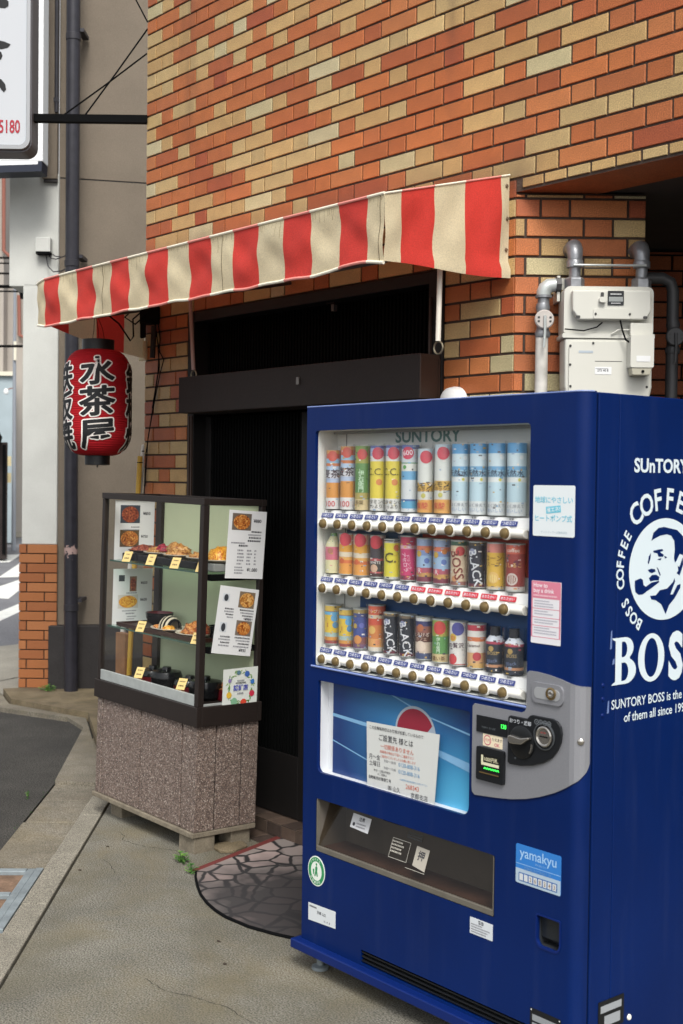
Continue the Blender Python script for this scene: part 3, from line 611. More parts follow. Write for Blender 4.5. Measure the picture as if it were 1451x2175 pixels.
def front_pt(x, t):
    e = max(0, (.06-x)/.09); yb = .012*e*e                # the left end curls back round the frame
    hem = .0022*sin(17*x)+.0016*sin(31*x+1)
    if x > 2.25: hem += .012*max(0, sin((x-2.25)*11))*t
    z = TOPZ-.012*max(0, (.3-x)) - .012*e + t*(BOTZ-TOPZ+hem+.03*e)
    return (x+wob(x, t)*min(1, (2.535-x)*8), -AD+yb-fold(x, t)+.02*t*t*(0 if x > 2.3 else 1)*.3, z)
valance = stripes('valance', cutx, False, front_pt)
def top_pt(x, t): return (x, -AD+AD*t-.0, TOPZ-.012*max(0, .3-x)+(2.70-TOPZ)*t-.012*sin(pi*t)-.004*sin(9*x)*sin(pi*t))
stripes('canopy', cutx, False, top_pt, 3, 8)
sidec = [-AD, -.525, -.373, -.225, -.047, -.002]
def side_pt(y, t):
    k = (y+AD)/AD; zt = TOPZ+(2.702-TOPZ)*k; zb = 2.318+.012*k+.006*sin(9*y)
    return (2.535+fold(y*1.7+.3, t)*.8+.004*k+(.012*k if t > .9 else 0), y, zt+(zb-zt)*t)
stripes('side_panel', sidec, False, side_pt)
def lside_pt(y, t):
    k = (y+AD-.06)/(AD-.06); zt = TOPZ-.01+(2.69-TOPZ)*k; zb = 2.335-.125*k+.01*sin(7*y)
    return (-.032+.034*k+fold(y*1.5, t)*.7, y, zt+(zb-zt)*t)
stripes('side_panel', [-AD+.06, -.42, -.27, -.12, -.004], True, lside_pt)
def piping(name, cuts, first, fn, r):
    b = MB(); col = first
    for a, c in zip(cuts[:-1], cuts[1:]):
        n = 6; b.tube([fn(a+(c-a)*i/n) for i in range(n+1)], r, M_RPIP if col else M_CPIP, 8); col = not col
    return b.build(name, aw, smooth=True)
piping('top_piping', cutx, False, lambda x: tuple(Vector(front_pt(x, 0))+Vector((0, -.001, .002))), .0055)
piping('hem_piping', cutx, False, lambda x: tuple(Vector(front_pt(x, 1))+Vector((0, -.001, 0))), .006)
piping('top_piping', sidec, False, lambda y: tuple(Vector(side_pt(y, 0))+Vector((.001, 0, .001))), .0035)
for x in (.635, 1.585, 2.515):
    b = MB(); b.tube([tuple(Vector(front_pt(x, t/10))+Vector((0, -.0015, 0))) for t in range(0, 11)], .0009, M_SEAM, 5); b.build('seam', aw)
for y, t in ((-.018, .10), (-.018, .42), (-.014, .72)):
    b = MB(); p = side_pt(y, t); b.lathe([(0, .003), (.006, .003), (.0075, 0)], mat('rivet', '#7d6b58', .5, .5), (p[0]+.002, p[1], p[2]), 10, 'x'); b.build('rivet', aw, smooth=True)
# rain drips staining the cream stripes under the top edge: short narrow dirt marks on the cloth
b = MB()
for a, c in [(cutx[i], cutx[i+1]) for i in range(2, 17, 2)]:
    x = a+.012
    while x < c-.01:
        l = fr.uniform(.03, .22)*fr.choice([1, 1, .5, 1.4]); w = fr.uniform(.0005, .0012)
        p = [Vector(front_pt(x, .035+l*k/4))+Vector((0, -.0016, 0)) for k in range(5)]
        for k in range(4): b.quad([p[k]+Vector((-w, 0, 0)), p[k+1]+Vector((-w*.6, 0, 0)), p[k+1]+Vector((w*.6, 0, 0)), p[k]+Vector((w, 0, 0))], M_GRIME)
        x += fr.uniform(.008, .03)
tag(b.build('drip_stains', aw), kind='stuff')
M_TUBE = mat('awning_frame', '#5b5450', .5, .5)
b = MB(); b.tube([(.0, -AD+.03, TOPZ-.02), (2.51, -AD+.03, TOPZ-.012)], .012, M_TUBE, 8); b.tube([(.02, -AD+.04, 2.345), (2.5, -AD+.04, 2.335)], .010, M_TUBE, 8)
for x in (.06, 1.25, 2.48): b.tube([(x, -AD+.04, 2.34), (x, -.01, 2.46)], .010, M_TUBE, 8); b.tube([(x, -AD+.03, TOPZ-.02), (x, -.01, 2.68)], .009, M_TUBE, 8)
b.build('frame', aw, smooth=True)
b = MB(); b.box(-.04, .028, -.012, -.001, 2.20, 2.30, M_CREAM); b.build('hem_flap', aw)
M_ROD = mat('white_rod', '#e3dccd', .5, var=.12, vs=20)
for (x0, z0, x1, z1, y, lab) in ((.515, 2.50, .556, 2.115, -.06, 'long awning pull rod coloured pink-grey for shade, with a ring, left of the doorway'), (2.474, 2.42, 2.468, 2.088, -.28, 'white awning pull rod with a ring in front of the right door jamb')):
    ro = thing('pull_rod', lab, 'pull rod', (x1, y, z1), 0, 'awning pull rods')
    b = MB(); b.tube([(x0-x1, 0, z0-z1), (0, 0, 0)], .0095, M_ROD if x0 > 1 else mat('shaded_rod', '#a98d85', .5), 10); b.build('rod', ro, smooth=True)  # the left rod's dull pink-grey puts the shade near the wall into its colour
    b = MB(); b.lathe([(.022+.0032*cos(a*pi/4), .0032*sin(a*pi/4)) for a in range(9)], mat('ring_brass', '#8d8570', .35, .7), (.002, 0, -.024), 24, 'y'); b.build('ring', ro, smooth=True)
# tangle of cables and a lamp holder under the awning's left end
cb = thing('cable_tangle', 'tangle of thin black cables and a lamp holder under the left end of the awning', 'cables', (0, 0, 0))
for i, pts in enumerate(([(.10, -.05, 2.46), (.05, -.1, 2.40), (.16, -.16, 2.30), (.20, -.2, 2.27), (.12, -.22, 2.36), (.05, -.26, 2.42)],
    [(.11, -.02, 2.45), (.06, -.08, 2.47), (.02, -.13, 2.41), (.09, -.11, 2.37), (.14, -.06, 2.43)],
    [(.10, -.012, 2.44), (.13, -.012, 2.33), (.17, -.012, 2.23), (.21, -.014, 2.19), (.175, -.012, 2.13), (.12, -.012, 1.98), (.06, -.012, 1.80), (.035, -.012, 1.55)],
    [(.12, -.012, 2.40), (.15, -.014, 2.28), (.165, -.012, 2.16), (.14, -.014, 2.06), (.09, -.012, 1.90), (.04, -.012, 1.72), (.025, -.012, 1.5)],
    [(.14, -.012, 2.42), (.17, -.012, 2.30), (.16, -.012, 2.22), (.15, -.012, 2.12), (.10, -.013, 1.95)])):
    b = MB(); b.tube(pts, .0042 if i < 2 else .0028, M_BLACK, 6); b.build('cable', cb, smooth=True)
b = MB(); b.box(.06, .155, -.07, -.002, 2.375, 2.465, M_BLACK); b.box(.09, .135, -.085, -.07, 2.30, 2.38, M_BLACK); b.build('socket_box', cb, bevel=.01)
b = MB(); b.tube([(.155, -.04, 2.36), (.165, -.05, 2.26), (.16, -.05, 2.20)], .014, M_FRAME, 8); b.build('lamp_holder', cb, smooth=True)
# white round cover on the wall, seen just above the vending machine
wc = thing('round_cover', 'small white rounded cover on the brick wall peeking over the vending machine', 'cover', (2.286, -.012, 1.882))
b = MB(); b.lathe([(0, -.045), (.035, -.043), (.052, -.03), (.058, -.005), (.058, .01)], mat('white_plastic', '#e2e4e2', .4), (0, 0, .012), 24, 'y'); b.build('dome', wc, smooth=True)
# ================================================================== LANTERN
M_LAN = mat('lantern_red', '#a31a22', .75, var=.14, vs=10, trans=.12, spec=.15); M_INK = mat('black_ink', '#0e1014', .6); M_HALO = mat('white_outline', '#e9e2dc', .6); M_LCAP = mat('lantern_cap', '#17181b', .4)
LR, LZ0, LZ1 = .161, 1.700, 2.215
ln = thing('paper_lantern', 'red paper lantern with black white-edged kanji hanging under the awning', 'lantern', (.165, -.36, 0))
def lrad(z):
    t = (z-LZ0)/(LZ1-LZ0); e = .23
    if t < e: k = (e-t)/e; r = .070+(LR-.070)*sqrt(max(0, 1-k*k))
    elif t > 1-e: k = (t-1+e)/e; r = .078+(LR-.078)*sqrt(max(0, 1-k*k))
    else: r = LR
    return r
b = MB(); prof = []
nr = 46
for i in range(nr*4+1):
    z = LZ0+(LZ1-LZ0)*i/(nr*4); prof.append((lrad(z)+.0014*cos(2*pi*i/4), z))
b.lathe(prof, M_LAN, (0, 0, 0), 56); b.build('paper_body', ln, smooth=True, auto=70)
b = MB(); b.lathe([(.060, LZ1-.004), (.078, LZ1-.004), (.078, LZ1+.05), (.060, LZ1+.05), (.060, LZ1-.004)], M_LCAP, (0, 0, 0), 32); b.build('top_cap', ln, smooth=True)
b = MB(); b.lathe([(.0, LZ0+.004), (.061, LZ0+.004), (.061, LZ0-.045), (.045, LZ0-.047), (0, LZ0-.04)], M_LCAP, (0, 0, 0), 32); b.build('bottom_cap', ln, smooth=True)
b = MB(); b.tube([(0, 0, LZ0-.045), (0, 0, LZ0-.058)], .004, M_LCAP, 6); b.build('tassel_hook', ln)
for x in (-.062, 0, .062):
    b = MB(); b.tube([(x, 0, LZ1+.045), (x*.7, 0, LZ1+.10), (.0, -.02, LZ1+.20)], .0014, M_BLACK, 5); b.build('wire', ln)
toC = atan2(CAM.y+.36, CAM.x-.165)                       # the shop name is turned to the pavement in front of the shop
def on_lantern(ang, zc, off):
    def fn(x, z):
        zz = zc+z; r = lrad(min(max(zz, LZ0), LZ1))+off; a = ang+x/LR
        return (r*cos(a), r*sin(a), zz)
    return fn
def kanji(ch, ang, zc, size, xs=1.0, slant=0):
    g = text(ch, size, .006, xs, split=.010)
    z0 = min(p[1] for p in g[0]); z1 = max(p[1] for p in g[0]); g = [(x, y-(z0+z1)/2+slant*x) for x, y in g[0]], g[1]
    for rad, n, off, m, nm in ((.0115, 14, .0026, M_HALO, 'character_outline'), (.0042, 9, .0040, M_INK, 'character')):
        b = MB()
        for k in range(n):                               # a fat brush stroke: the sign swept round a small circle
            dx, dz = rad*cos(2*pi*k/n), rad*.8*sin(2*pi*k/n)
            b.geo2d(([(x+dx, y+dz) for x, y in g[0]], g[1]), on_lantern(ang, zc, off+.00005*k), m)
        b.build(nm, ln)
A0 = toC-.02
for ch, zc, sz in (('水', 2.105, .150), ('茶', 1.960, .158), ('屋', 1.803, .158)): kanji(ch, A0, zc, sz*.93, 1.22, .10)
for ch, zc in (('鉄', 2.075), ('板', 1.935), ('焼', 1.795)): kanji(ch, A0-1.27, zc, .150, 1.08, .08); kanji(ch, A0+1.45, zc, .150, 1.05, .08)
# ================================================================== HANGING SIGN
SGL = Vector((CAM.x+FW.x*6.53, CAM.y+FW.y*6.53, 0))
sg = thing('projecting_sign', 'white lightbox sign with black brush lettering and red digits on a black bracket', 'sign', SGL, ROTN)
M_ALU = mat('sign_frame', '#9a9c9e', .4, .6); M_SIDE = mat('sign_side', '#55555a', .5); M_FACE = mat('sign_face', '#b9bec3', .45)
b = MB(); solid(b, [rrect(-2.35, -1.605, 3.247, 4.75, .055)], -.055, .085, M_SIDE); b.build('case', sg, bevel=.004)
b = MB(); solid(b, [rrect(-2.345, -1.610, 3.260, 4.745, .05), rrect(-2.325, -1.630, 3.283, 4.725, .04)[::-1]], -.072, -.0555, M_ALU); b.build('frame', sg, bevel=.003)
b = MB(); solid(b, [rrect(-2.325, -1.631, 3.284, 4.724, .04)], -.064, -.0558, M_FACE); b.build('face', sg)
b = MB(); g = text('5180', .092, .02, .60, 'RIGHT'); b.geo2d(g, XZ(-.066, -1.662, 3.345), mat('sign_red', '#a02534', .5)); b.build('lettering', sg)
# ends of the big brush strokes that show at this edge of the sign
def sp2(px, py): return ((px-725)/2674.4*6.53, 1.592+(4.057-.002416*py-1.592)*.9924)
b = MB()
for pl in ([(-60, 2), (0, 5), (12, 6), (19, 13), (19, 22), (12, 27), (0, 26), (-60, 30)], [(-70, 84), (-20, 92), (0, 95), (10, 97), (24, 103), (18, 110), (5, 113), (-20, 113), (-70, 118)], [(-40, 112), (-10, 116), (4, 119), (7, 127), (4, 135), (-3, 137), (-12, 140), (-40, 128)], [(-45, 170), (-10, 172), (5, 177), (13, 187), (15, 198), (10, 204), (5, 199), (0, 191), (-15, 186), (-45, 184)], [(-30, 224), (-6, 228), (1, 234), (-2, 241), (-10, 244), (-30, 238)]):
    b.geo2d(flatgeo([[sp2(*p) for p in pl]]), XZ(-.066), M_INK)
b.build('lettering', sg)
b = MB(); b.box(-1.605, -1.022, -.02, .02, 3.418, 3.456, M_BLACK); b.build('bracket_bar', sg)
for p, q_ in (((-1.026, .0, 3.90), (-1.345, .0, 3.456)), ((-1.028, .0, 3.775), (-1.455, .0, 3.456)), ((-1.026, 0, 3.935), (-1.30, 0, 4.45))):
    b = MB(); b.tube([p, tuple((Vector(p)+Vector(q_))/2+Vector((0, 0, -.004))), q_], .0042, M_BLACK, 6); b.build('guy_wire', sg)
# ================================================================== SHOWCASE
CW, CD_ = .857, .318
SCM = Matrix.Translation((.365, -.472, 0)) @ Matrix.Rotation(R(1.3), 4, FW)
def sthing(name, label, cat, loc=(0, 0, 0), group=None, rz=0):
    o = thing(name, label, cat, group=group); o.matrix_world = SCM @ Matrix.Translation(loc) @ Matrix.Rotation(rz, 4, 'Z'); return o
def stone_mat(name, k):
    m = bpy.data.materials.new(name); m.use_nodes = True; t = m.node_tree; N = t.nodes; L = t.links; b = N['Principled BSDF']
    co = N.new('ShaderNodeTexCoord'); v = N.new('ShaderNodeTexVoronoi'); v.inputs['Scale'].default_value = 240; L.new(co.outputs['Object'], v.inputs['Vector'])
    n = N.new('ShaderNodeTexNoise'); n.inputs['Scale'].default_value = 60; n.inputs['Detail'].default_value = 6; L.new(co.outputs['Object'], n.inputs['Vector'])
    sp = N.new('ShaderNodeSeparateColor'); L.new(v.outputs['Color'], sp.inputs[0])
    cr = N.new('ShaderNodeValToRGB'); e = cr.color_ramp; e.interpolation = 'CONSTANT'
    for p, c in ((0, '#4b3f3a'), (.14, '#6a5a52'), (.36, '#79675d'), (.55, '#5f534d'), (.66, '#88786e'), (.86, '#a19287'), (.95, '#bdb1a6')):
        el = e.elements[0] if p == 0 else e.elements.new(p); el.position = p; c = hexc(c); el.color = (c[0]*k, c[1]*k, c[2]*k, 1)
    e.elements.remove(e.elements[-1]) if len(e.elements) > 7 else None
    mu = N.new('ShaderNodeMapRange'); mu.inputs[1].default_value = .3; mu.inputs[2].default_value = .7; mu.inputs[3].default_value = .75; mu.inputs[4].default_value = 1.15; L.new(n.outputs['Fac'], mu.inputs[0])
    sc = N.new('ShaderNodeVectorMath'); sc.operation = 'SCALE'; L.new(sp.outputs[0], cr.inputs[0]); L.new(cr.outputs[0], sc.inputs[0]); L.new(mu.outputs[0], sc.inputs['Scale'])
    L.new(sc.outputs[0], b.inputs['Base Color']); b.inputs['Roughness'].default_value = .6
    bu = N.new('ShaderNodeBump'); bu.inputs['Strength'].default_value = .35; bu.inputs['Distance'].default_value = .004; L.new(v.outputs['Distance'], bu.inputs['Height']); L.new(bu.outputs[0], b.inputs['Normal'])
    return m
M_STONE = stone_mat('pink_terrazzo', .92); M_STONE_D = mat('stone_core', '#2a2220', .9)
M_CASE = mat('case_frame', '#2a2320', .45, .15, var=.12, vs=12); M_GREENP = mat('pale_green_panel', '#c0cba8', .7, var=.05, vs=5)
M_ALS = mat('aluminium_strip', '#b3b8b5', .4, .3, var=.12, vs=20); M_WOODG = mat('grey_wood', '#7d7464', .9, var=.3, vs=18, fine=.2, fs=150, bump=.3)
G_CASE = glass('case_glass', (.985, .99, .985, 1), .5); G_SHELF = glass('shelf_glass', (.78, .88, .84, 1), .5)
sc_ = sthing('food_showcase', 'glass food showcase with dark frame on a pink-brown terrazzo base', 'showcase')
def sbox(name, x0, x1, y0, y1, z0, z1, m, par=None, bev=.002, seg=2): b = MB(); b.box(x0, x1, y0, y1, z0, z1, m); return b.build(name, par or sc_, bevel=bev, seg=seg)
bs_ = sbox('base_core', .008, CW-.008, .008, CD_-.004, .104, .556, M_STONE_D, bev=0)
for a, c in ((.0, .045), (.0545, .394), (.4035, .738), (.7475, CW)): sbox('stone_panel', a, c, 0, .0075, .106, .5555, M_STONE, bs_, .0015)
for a, c in ((.0078, .096), (.102, .230), (.236, CD_)): sbox('stone_panel', CW-.0075, CW, a, c, .106, .5555, M_STONE, bs_, .0015)
sbox('plinth', -.012, CW+.004, -.012, CD_, .082, .1035, M_WOODG, bev=.003)
for x0, x1, y0, y1 in ((.065, .165, .05, .15), (.735, CW-.003, .004, .11), (.60, .68, .10, .2), (.75, CW-.01, .2, .3)): sbox('support_block', x0, x1, y0, y1, -.02, .0815, M_WOODG, bev=.004)
b = MB()
for y0, y1, x0, x1 in ((-.014, .012, -.014, CW+.014), (CD_-.014, CD_+.006, -.014, CW+.014), (.0122, CD_-.0142, -.014, .012), (.0122, CD_-.0142, CW-.012, CW+.014)): b.box(x0, x1, y0, y1, .5565, .640, M_CASE)
b.build('rim', sc_, bevel=.002)
sbox('floor_panel', .0125, CW-.0125, .0125, CD_-.0145, .60, .640, M_CASE, bev=0)
for x0, x1, y0, y1 in ((-.004, .020, -.004, .020), (CW-.026, CW+.004, -.004, .026), (.0, .05, CD_-.03, CD_), (CW-.022, CW+.004, CD_-.022, CD_)): sbox('post', x0, x1, y0, y1, .6405, 1.494, M_CASE)
b = MB()
for q in ((-.006, CW+.006, -.006, .022), (-.006, CW+.006, CD_-.022, CD_+.004), (-.006, .022, .0222, CD_-.0222), (CW-.022, CW+.006, .0222, CD_-.0222)): b.box(*q, 1.4945, 1.522, M_CASE)
b.build('top_frame', sc_, bevel=.002)
b = MB(); b.quad([(.022, .022, 1.515), (CW-.022, .022, 1.515), (CW-.022, CD_-.022, 1.515), (.022, CD_-.022, 1.515)], G_CASE); b.build('top_pane', sc_)
sbox('back_panel', .0505, CW-.0225, CD_-.012, CD_-.002, .641, 1.494, M_GREENP, bev=0)
sbox('aluminium_sill', .0205, CW-.0265, -.002, .010, .6405, .688, M_ALS); sbox('aluminium_sill', CW-.006, CW+.002, .0265, CD_-.0225, .6405, .650, M_ALS, bev=.001)
for n_, q in (('glass_pane', [(.02, .004, .689), (CW-.026, .004, .689), (CW-.026, .004, 1.494), (.02, .004, 1.494)]), ('glass_pane', [(CW-.002, .026, .651), (CW-.002, CD_-.022, .651), (CW-.002, CD_-.022, 1.494), (CW-.002, .026, 1.494)]), ('glass_pane', [(.004, .02, .641), (.004, CD_-.03, .641), (.004, CD_-.03, 1.494), (.004, .02, 1.494)])):
    b = MB(); b.quad(q, G_CASE); b.build(n_, sc_)
for z in (1.200, .890):
    sbox('shelf', .022, CW-.03, .030, .285, z, z+.007, G_SHELF, bev=0); sbox('shelf_bracket', CW-.04, CW-.006, .05, .29, z-.028, z-.001, M_BLACK, bev=.002)
    b = MB(); b.box(.022, CW-.03, .0292, .0299, z, z+.007, mat('glass_edge', '#3f5a50', .2)); b.build('shelf_edge', sc_)
# paper sheets with photographs of dishes and lines of type
M_PAPER = mat('paper', '#dcdddc', .7); M_TYPE = mat('type_black', '#3a3a40', .7); M_TYPEG = mat('type_grey', '#85858a', .7)
FOODC = {'curry': '#a85a25', 'noodle': '#c98a45', 'omelet': '#d9a83e', 'red': '#9c3428', 'dark': '#473a35', 'plate': '#8a8078'}
rp_ = random.Random(21)
def dish_mat(name, c1, c2, c3):
    if name in MATS: return MATS[name]
    m = bpy.data.materials.new(name); m.use_nodes = True; t = m.node_tree; N = t.nodes; L = t.links; b = N['Principled BSDF']
    co = N.new('ShaderNodeTexCoord'); v = N.new('ShaderNodeTexNoise'); v.inputs['Scale'].default_value = 70; v.inputs['Detail'].default_value = 5; v.inputs['Distortion'].default_value = 1.5; L.new(co.outputs['Object'], v.inputs['Vector'])
    cr = N.new('ShaderNodeValToRGB'); e = cr.color_ramp; e.elements[0].position = .36; e.elements[0].color = hexc(c1); e.elements[1].position = .64; e.elements[1].color = hexc(c3); k = e.elements.new(.5); k.color = hexc(c2)
    L.new(v.outputs['Fac'], cr.inputs[0]); L.new(cr.outputs[0], b.inputs['Base Color']); b.inputs['Roughness'].default_value = .45; MATS[name] = m; return m
M_CURRY = dish_mat('food_curry', '#6e2f14', '#b86b2c', '#d9a45c'); M_NOOD = dish_mat('food_noodles', '#7d4218', '#c98c42', '#e0b878'); M_OMEL = dish_mat('food_omelet', '#a8531c', '#d9962e', '#e8bd52'); M_SAUS = dish_mat('food_sauce', '#4a1d18', '#8a3a26', '#b86a45'); M_PICK = dish_mat('food_pickles', '#5d1020', '#9c1f35', '#b8404f')
def lines(b, fn, x0, x1, z, h, m, rnd, align='R'):
    """a row of tiny type, drawn as short strokes"""
    w = x1-x0; L_ = w*rnd.uniform(.55, 1); x = x1-L_ if align == 'R' else (x0 if align == 'L' else x0+(w-L_)/2); e = x+L_
    while x < e:
        g = h*rnd.uniform(.5, 1.0); b.quad([fn(x, z), fn(min(x+g, e), z), fn(min(x+g, e), z+h*.85), fn(x, z+h*.85)], m); x += g+h*.28
def sheet_paper(name, label, cat, fn, w, h, photos, rows_, prices, par_loc):
    """fn(x, z, lift) maps sheet coordinates (0..w, 0..h) to the showcase; returns the thing"""
    o = sthing(name, label, cat)
    b = MB(); b.quad([fn(0, 0, 0), fn(w, 0, 0), fn(w, h, 0), fn(0, h, 0)], M_PAPER); b.quad([fn(0, 0, -.0006), fn(w, 0, -.0006), fn(w, h, -.0006), fn(0, h, -.0006)], M_PAPER); b.build('page', o)
    for x0, x1, z0, z1, bgc, fm, kx in photos:
        ph = MB(); ph.quad([fn(x0, z0, .0006), fn(x1, z0, .0006), fn(x1, z1, .0006), fn(x0, z1, .0006)], flat(bgc)); ph = ph.build('photo', o)
        b = MB(); cx, cz = (x0+x1)/2, (z0+z1)/2
        b.quad([fn(cx+(x1-x0)*.46*kx*cos(2*pi*k/18), cz-(z1-z0)*.02+(z1-z0)*.45*sin(2*pi*k/18)*(1 if k else 1), .0012) for k in range(18)], fm); b.build('dish_print', ph)
    b = MB()
    for x0, x1, z, hh, m, al in rows_: lines(b, lambda x, z_: fn(x, z_, .0009), x0, x1, z, hh, m, rp_, al)
    b.build('lettering', o)
    b = MB()
    for s_, x, z, sz in prices: b.geo2d(text(s_, sz, .02), lambda x_, z_: fn(x+x_, z+z_, .0009), M_TYPE)
    if prices: b.build('price', o)
    return o
def left_fn(z0): return lambda x, z, l: (.010+l, .058+x, z0+z)
sheet_paper('menu_sheet', 'upper menu sheet with two dish photos hung on the left pane of the showcase', 'menu sheet', left_fn(1.197), .216, .290,
    [(.028, .135, .182, .268, '#3d4450', M_SAUS, .95), (.028, .133, .068, .150, '#5d4a30', M_CURRY, 1.0)],
    [(.06, .135, .160, .007, M_TYPEG, 'R'), (.02, .135, .145+.002, .006, M_TYPEG, 'R'), (.06, .118, .046, .008, M_TYPEG, 'R'), (.05, .115, .033, .006, M_TYPEG, 'R')],
    [('¥850', .172, .222, .020), ('¥750', .162, .112, .018)], None)
sheet_paper('menu_sheet', 'lower menu sheet with an omelet photo hung on the left pane of the showcase', 'menu sheet', left_fn(.885), .216, .275,
    [(.09, .128, .165, .238, '#8a6a55', M_SAUS, .9), (.03, .062, .215, .245, '#3f4246', mat('print_ink', '#3a3d42', .6), .9), (.028, .138, .085, .150, '#c9c6bd', M_OMEL, 1.0)],
    [(.07, .13, .152+.003, .007, M_TYPEG, 'R'), (.05, .13, .070, .006, M_TYPEG, 'R'), (.06, .12, .056, .008, M_TYPEG, 'R'), (.05, .13, .042, .006, M_TYPEG, 'R'), (.06, .12, .030, .006, M_TYPEG, 'R')],
    [('¥650', .168, .200, .018), ('¥600', .168, .118, .018)], None)
def right_fn(y0, z0, rot): c, s = cos(rot), sin(rot); return lambda x, z, l: (CW+.0055+l, y0+x*c-z*s, z0+x*s+z*c)
sheet_paper('menu_sheet', 'upper menu sheet with one round dish photo taped on the right pane of the showcase', 'menu sheet', right_fn(.112, 1.185, R(-2.6)), .198, .293,
    [(.018, .118, .208, .280, '#6d6156', M_CURRY, .95)],
    [(.11, .175, .200, .008, M_TYPE, 'R'), (.10, .175, .187, .007, M_TYPEG, 'R'), (.11, .175, .174, .008, M_TYPE, 'R'), (.10, .175, .160, .009, M_TYPE, 'R'), (.02, .125, .150, .007, M_TYPEG, 'L'), (.06, .125, .138, .009, M_TYPE, 'L')]
    + [(x0, x1, .118-.0145*k, .008, M_TYPEG, 'L') for k in range(5) for x0, x1 in ((.055, .095), (.105, .135), (.145, .160))] + [(.045, .10, .045-.012*k, .007, M_TYPEG, 'L') for k in range(3)],
    [('¥880', .150, .244, .020), ('¥1,080', .138, .032, .020)], None)
sheet_paper('menu_sheet', 'lower tilted menu sheet with two dish photos and grapes taped on the right pane', 'menu sheet', right_fn(.054, .868, R(-7.5)), .205, .290,
    [(.105, .188, .205, .275, '#7d6c58', M_NOOD, 1.0), (.020, .055, .225, .258, '#c9ced2', mat('print_ink', '#3a3d42', .6), .7), (.108, .190, .085, .150, '#776b60', M_CURRY, .95), (.025, .060, .095, .135, '#c9ced2', mat('print_ink', '#3a3d42', .6), .7)],
    [(x0, x1, z, .007, M_TYPEG if i % 2 else M_TYPE, 'R') for i, z in enumerate((.192, .180, .168, .156)) for x0, x1 in ((.03, .085), (.11, .19))] + [(x0, x1, z, .007, M_TYPEG if i % 2 else M_TYPE, 'R') for i, z in enumerate((.072, .060, .047, .034)) for x0, x1 in ((.02, .085), (.105, .19))],
    [('¥930', .165, .158-.006, .016), ('¥930', .158, .016, .018)], None)
# wreath card
def cfn(x, z, l): return (CW+.006+l-.0, .118+x, .620+z)
wr = sthing('wreath_card', 'white card with a colourful leaf wreath at the foot of the showcase side pane', 'card')
b = MB(); b.quad([cfn(0, 0, 0), cfn(.182, .0, 0), cfn(.184, .176, 0), cfn(.002, .172, 0)], mat('card_white', '#d3d7d0', .6)); b.build('page', wr)
b = MB()
for k in range(64):
    a = 2*pi*k/64+rp_.uniform(-.1, .1); r0 = .066+rp_.uniform(-.009, .009); lx = .020; wd = .0055; t_ = a+pi/2+rp_.choice([-.6, .6]); cx, cz = .093+r0*cos(a), .089+r0*sin(a)*1.02
    b.quad([cfn(cx+lx*.5*u_*cos(t_)-wd*v_*sin(t_), cz+lx*.5*u_*sin(t_)+wd*v_*cos(t_), .0006+.00002*k) for u_, v_ in ((-1, 0), (-.2, .5), (1, 0), (-.2, -.5))], flat(rp_.choice(['#5f8b3c', '#6f9a4a', '#88a85a', '#4f7a45'])))
for a, c, s_ in ((60, '#3f63a8', .013), (20, '#3d74b8', .011), (100, '#5a7a8a', .010), (150, '#8877a8', .009), (205, '#d9b23e', .014), (240, '#7fae8c', .017), (285, '#cf4a35', .016), (335, '#c2334a', .014)):
    b.quad([cfn(.093+.066*cos(R(a))+s_*cos(2*pi*k/10), .089+.067*sin(R(a))+s_*sin(2*pi*k/10), .0024) for k in range(10)], flat(c))
b.build('wreath', wr)
b = MB(); b.geo2d(text('認証店', .026, .03), lambda x, z: cfn(.093+x, .080+z, .003), flat('#5a5fae'))
lines(b, lambda x, z: cfn(x, z, .003), .060, .125, .118, .006, M_TYPEG, rp_, 'C'); lines(b, lambda x, z: cfn(x, z, .003), .065, .12, .108, .006, M_TYPE, rp_, 'C'); lines(b, lambda x, z: cfn(x, z, .003), .068, .118, .062, .008, M_TYPEG, rp_, 'C'); b.build('lettering', wr)
# yellow price tags
M_YTAG = mat('yellow_tag', '#e3c884', .7)
ptg = [(.175, 1.2075, 'leftmost on the upper shelf'), (.385, 1.2075, 'second from left on the upper shelf'), (.590, 1.2075, 'third from left on the upper shelf'), (.795, 1.2075, 'beside the corner post on the upper shelf'), (.315, .8975, 'in front of the empty tray end on the middle shelf'), (.775, .8975, 'beside the corner post on the middle shelf'), (.335, .6895, 'left one above the aluminium sill at the bottom'), (.690, .6895, 'right one above the aluminium sill at the bottom')]
for i, (x, z, where) in enumerate(ptg):
    o = sthing('price_tag', 'small yellow price tag, '+where, 'price tag', (x, .026 if z > .8 else .014, z), 'yellow price tags in the showcase', R(28))
    b = MB(); t_ = Vector((0, .35, 1)).normalized()
    P = lambda u_, w_, l=0: tuple(Vector((u_+.008*w_/.05, 0, 0))+t_*w_+Vector((0, -l, 0)))
    b.quad([P(-.021, 0), P(.021, 0), P(.021, .05), P(-.021, .05)], M_YTAG); b.quad([P(-.021, 0, -.001), P(.021, 0, -.001), P(.021, .05, -.001), P(-.021, .05, -.001)], M_YTAG); b.build('card', o)
    b = MB(); lines(b, lambda u_, w_: P(u_, w_, .0006), -.015, .015, .034, .006, flat('#6d5a3a'), rp_, 'C'); lines(b, lambda u_, w_: P(u_, w_, .0006), -.013, .013, .014, .008, flat('#6d5a3a'), rp_, 'C'); b.build('lettering', o)
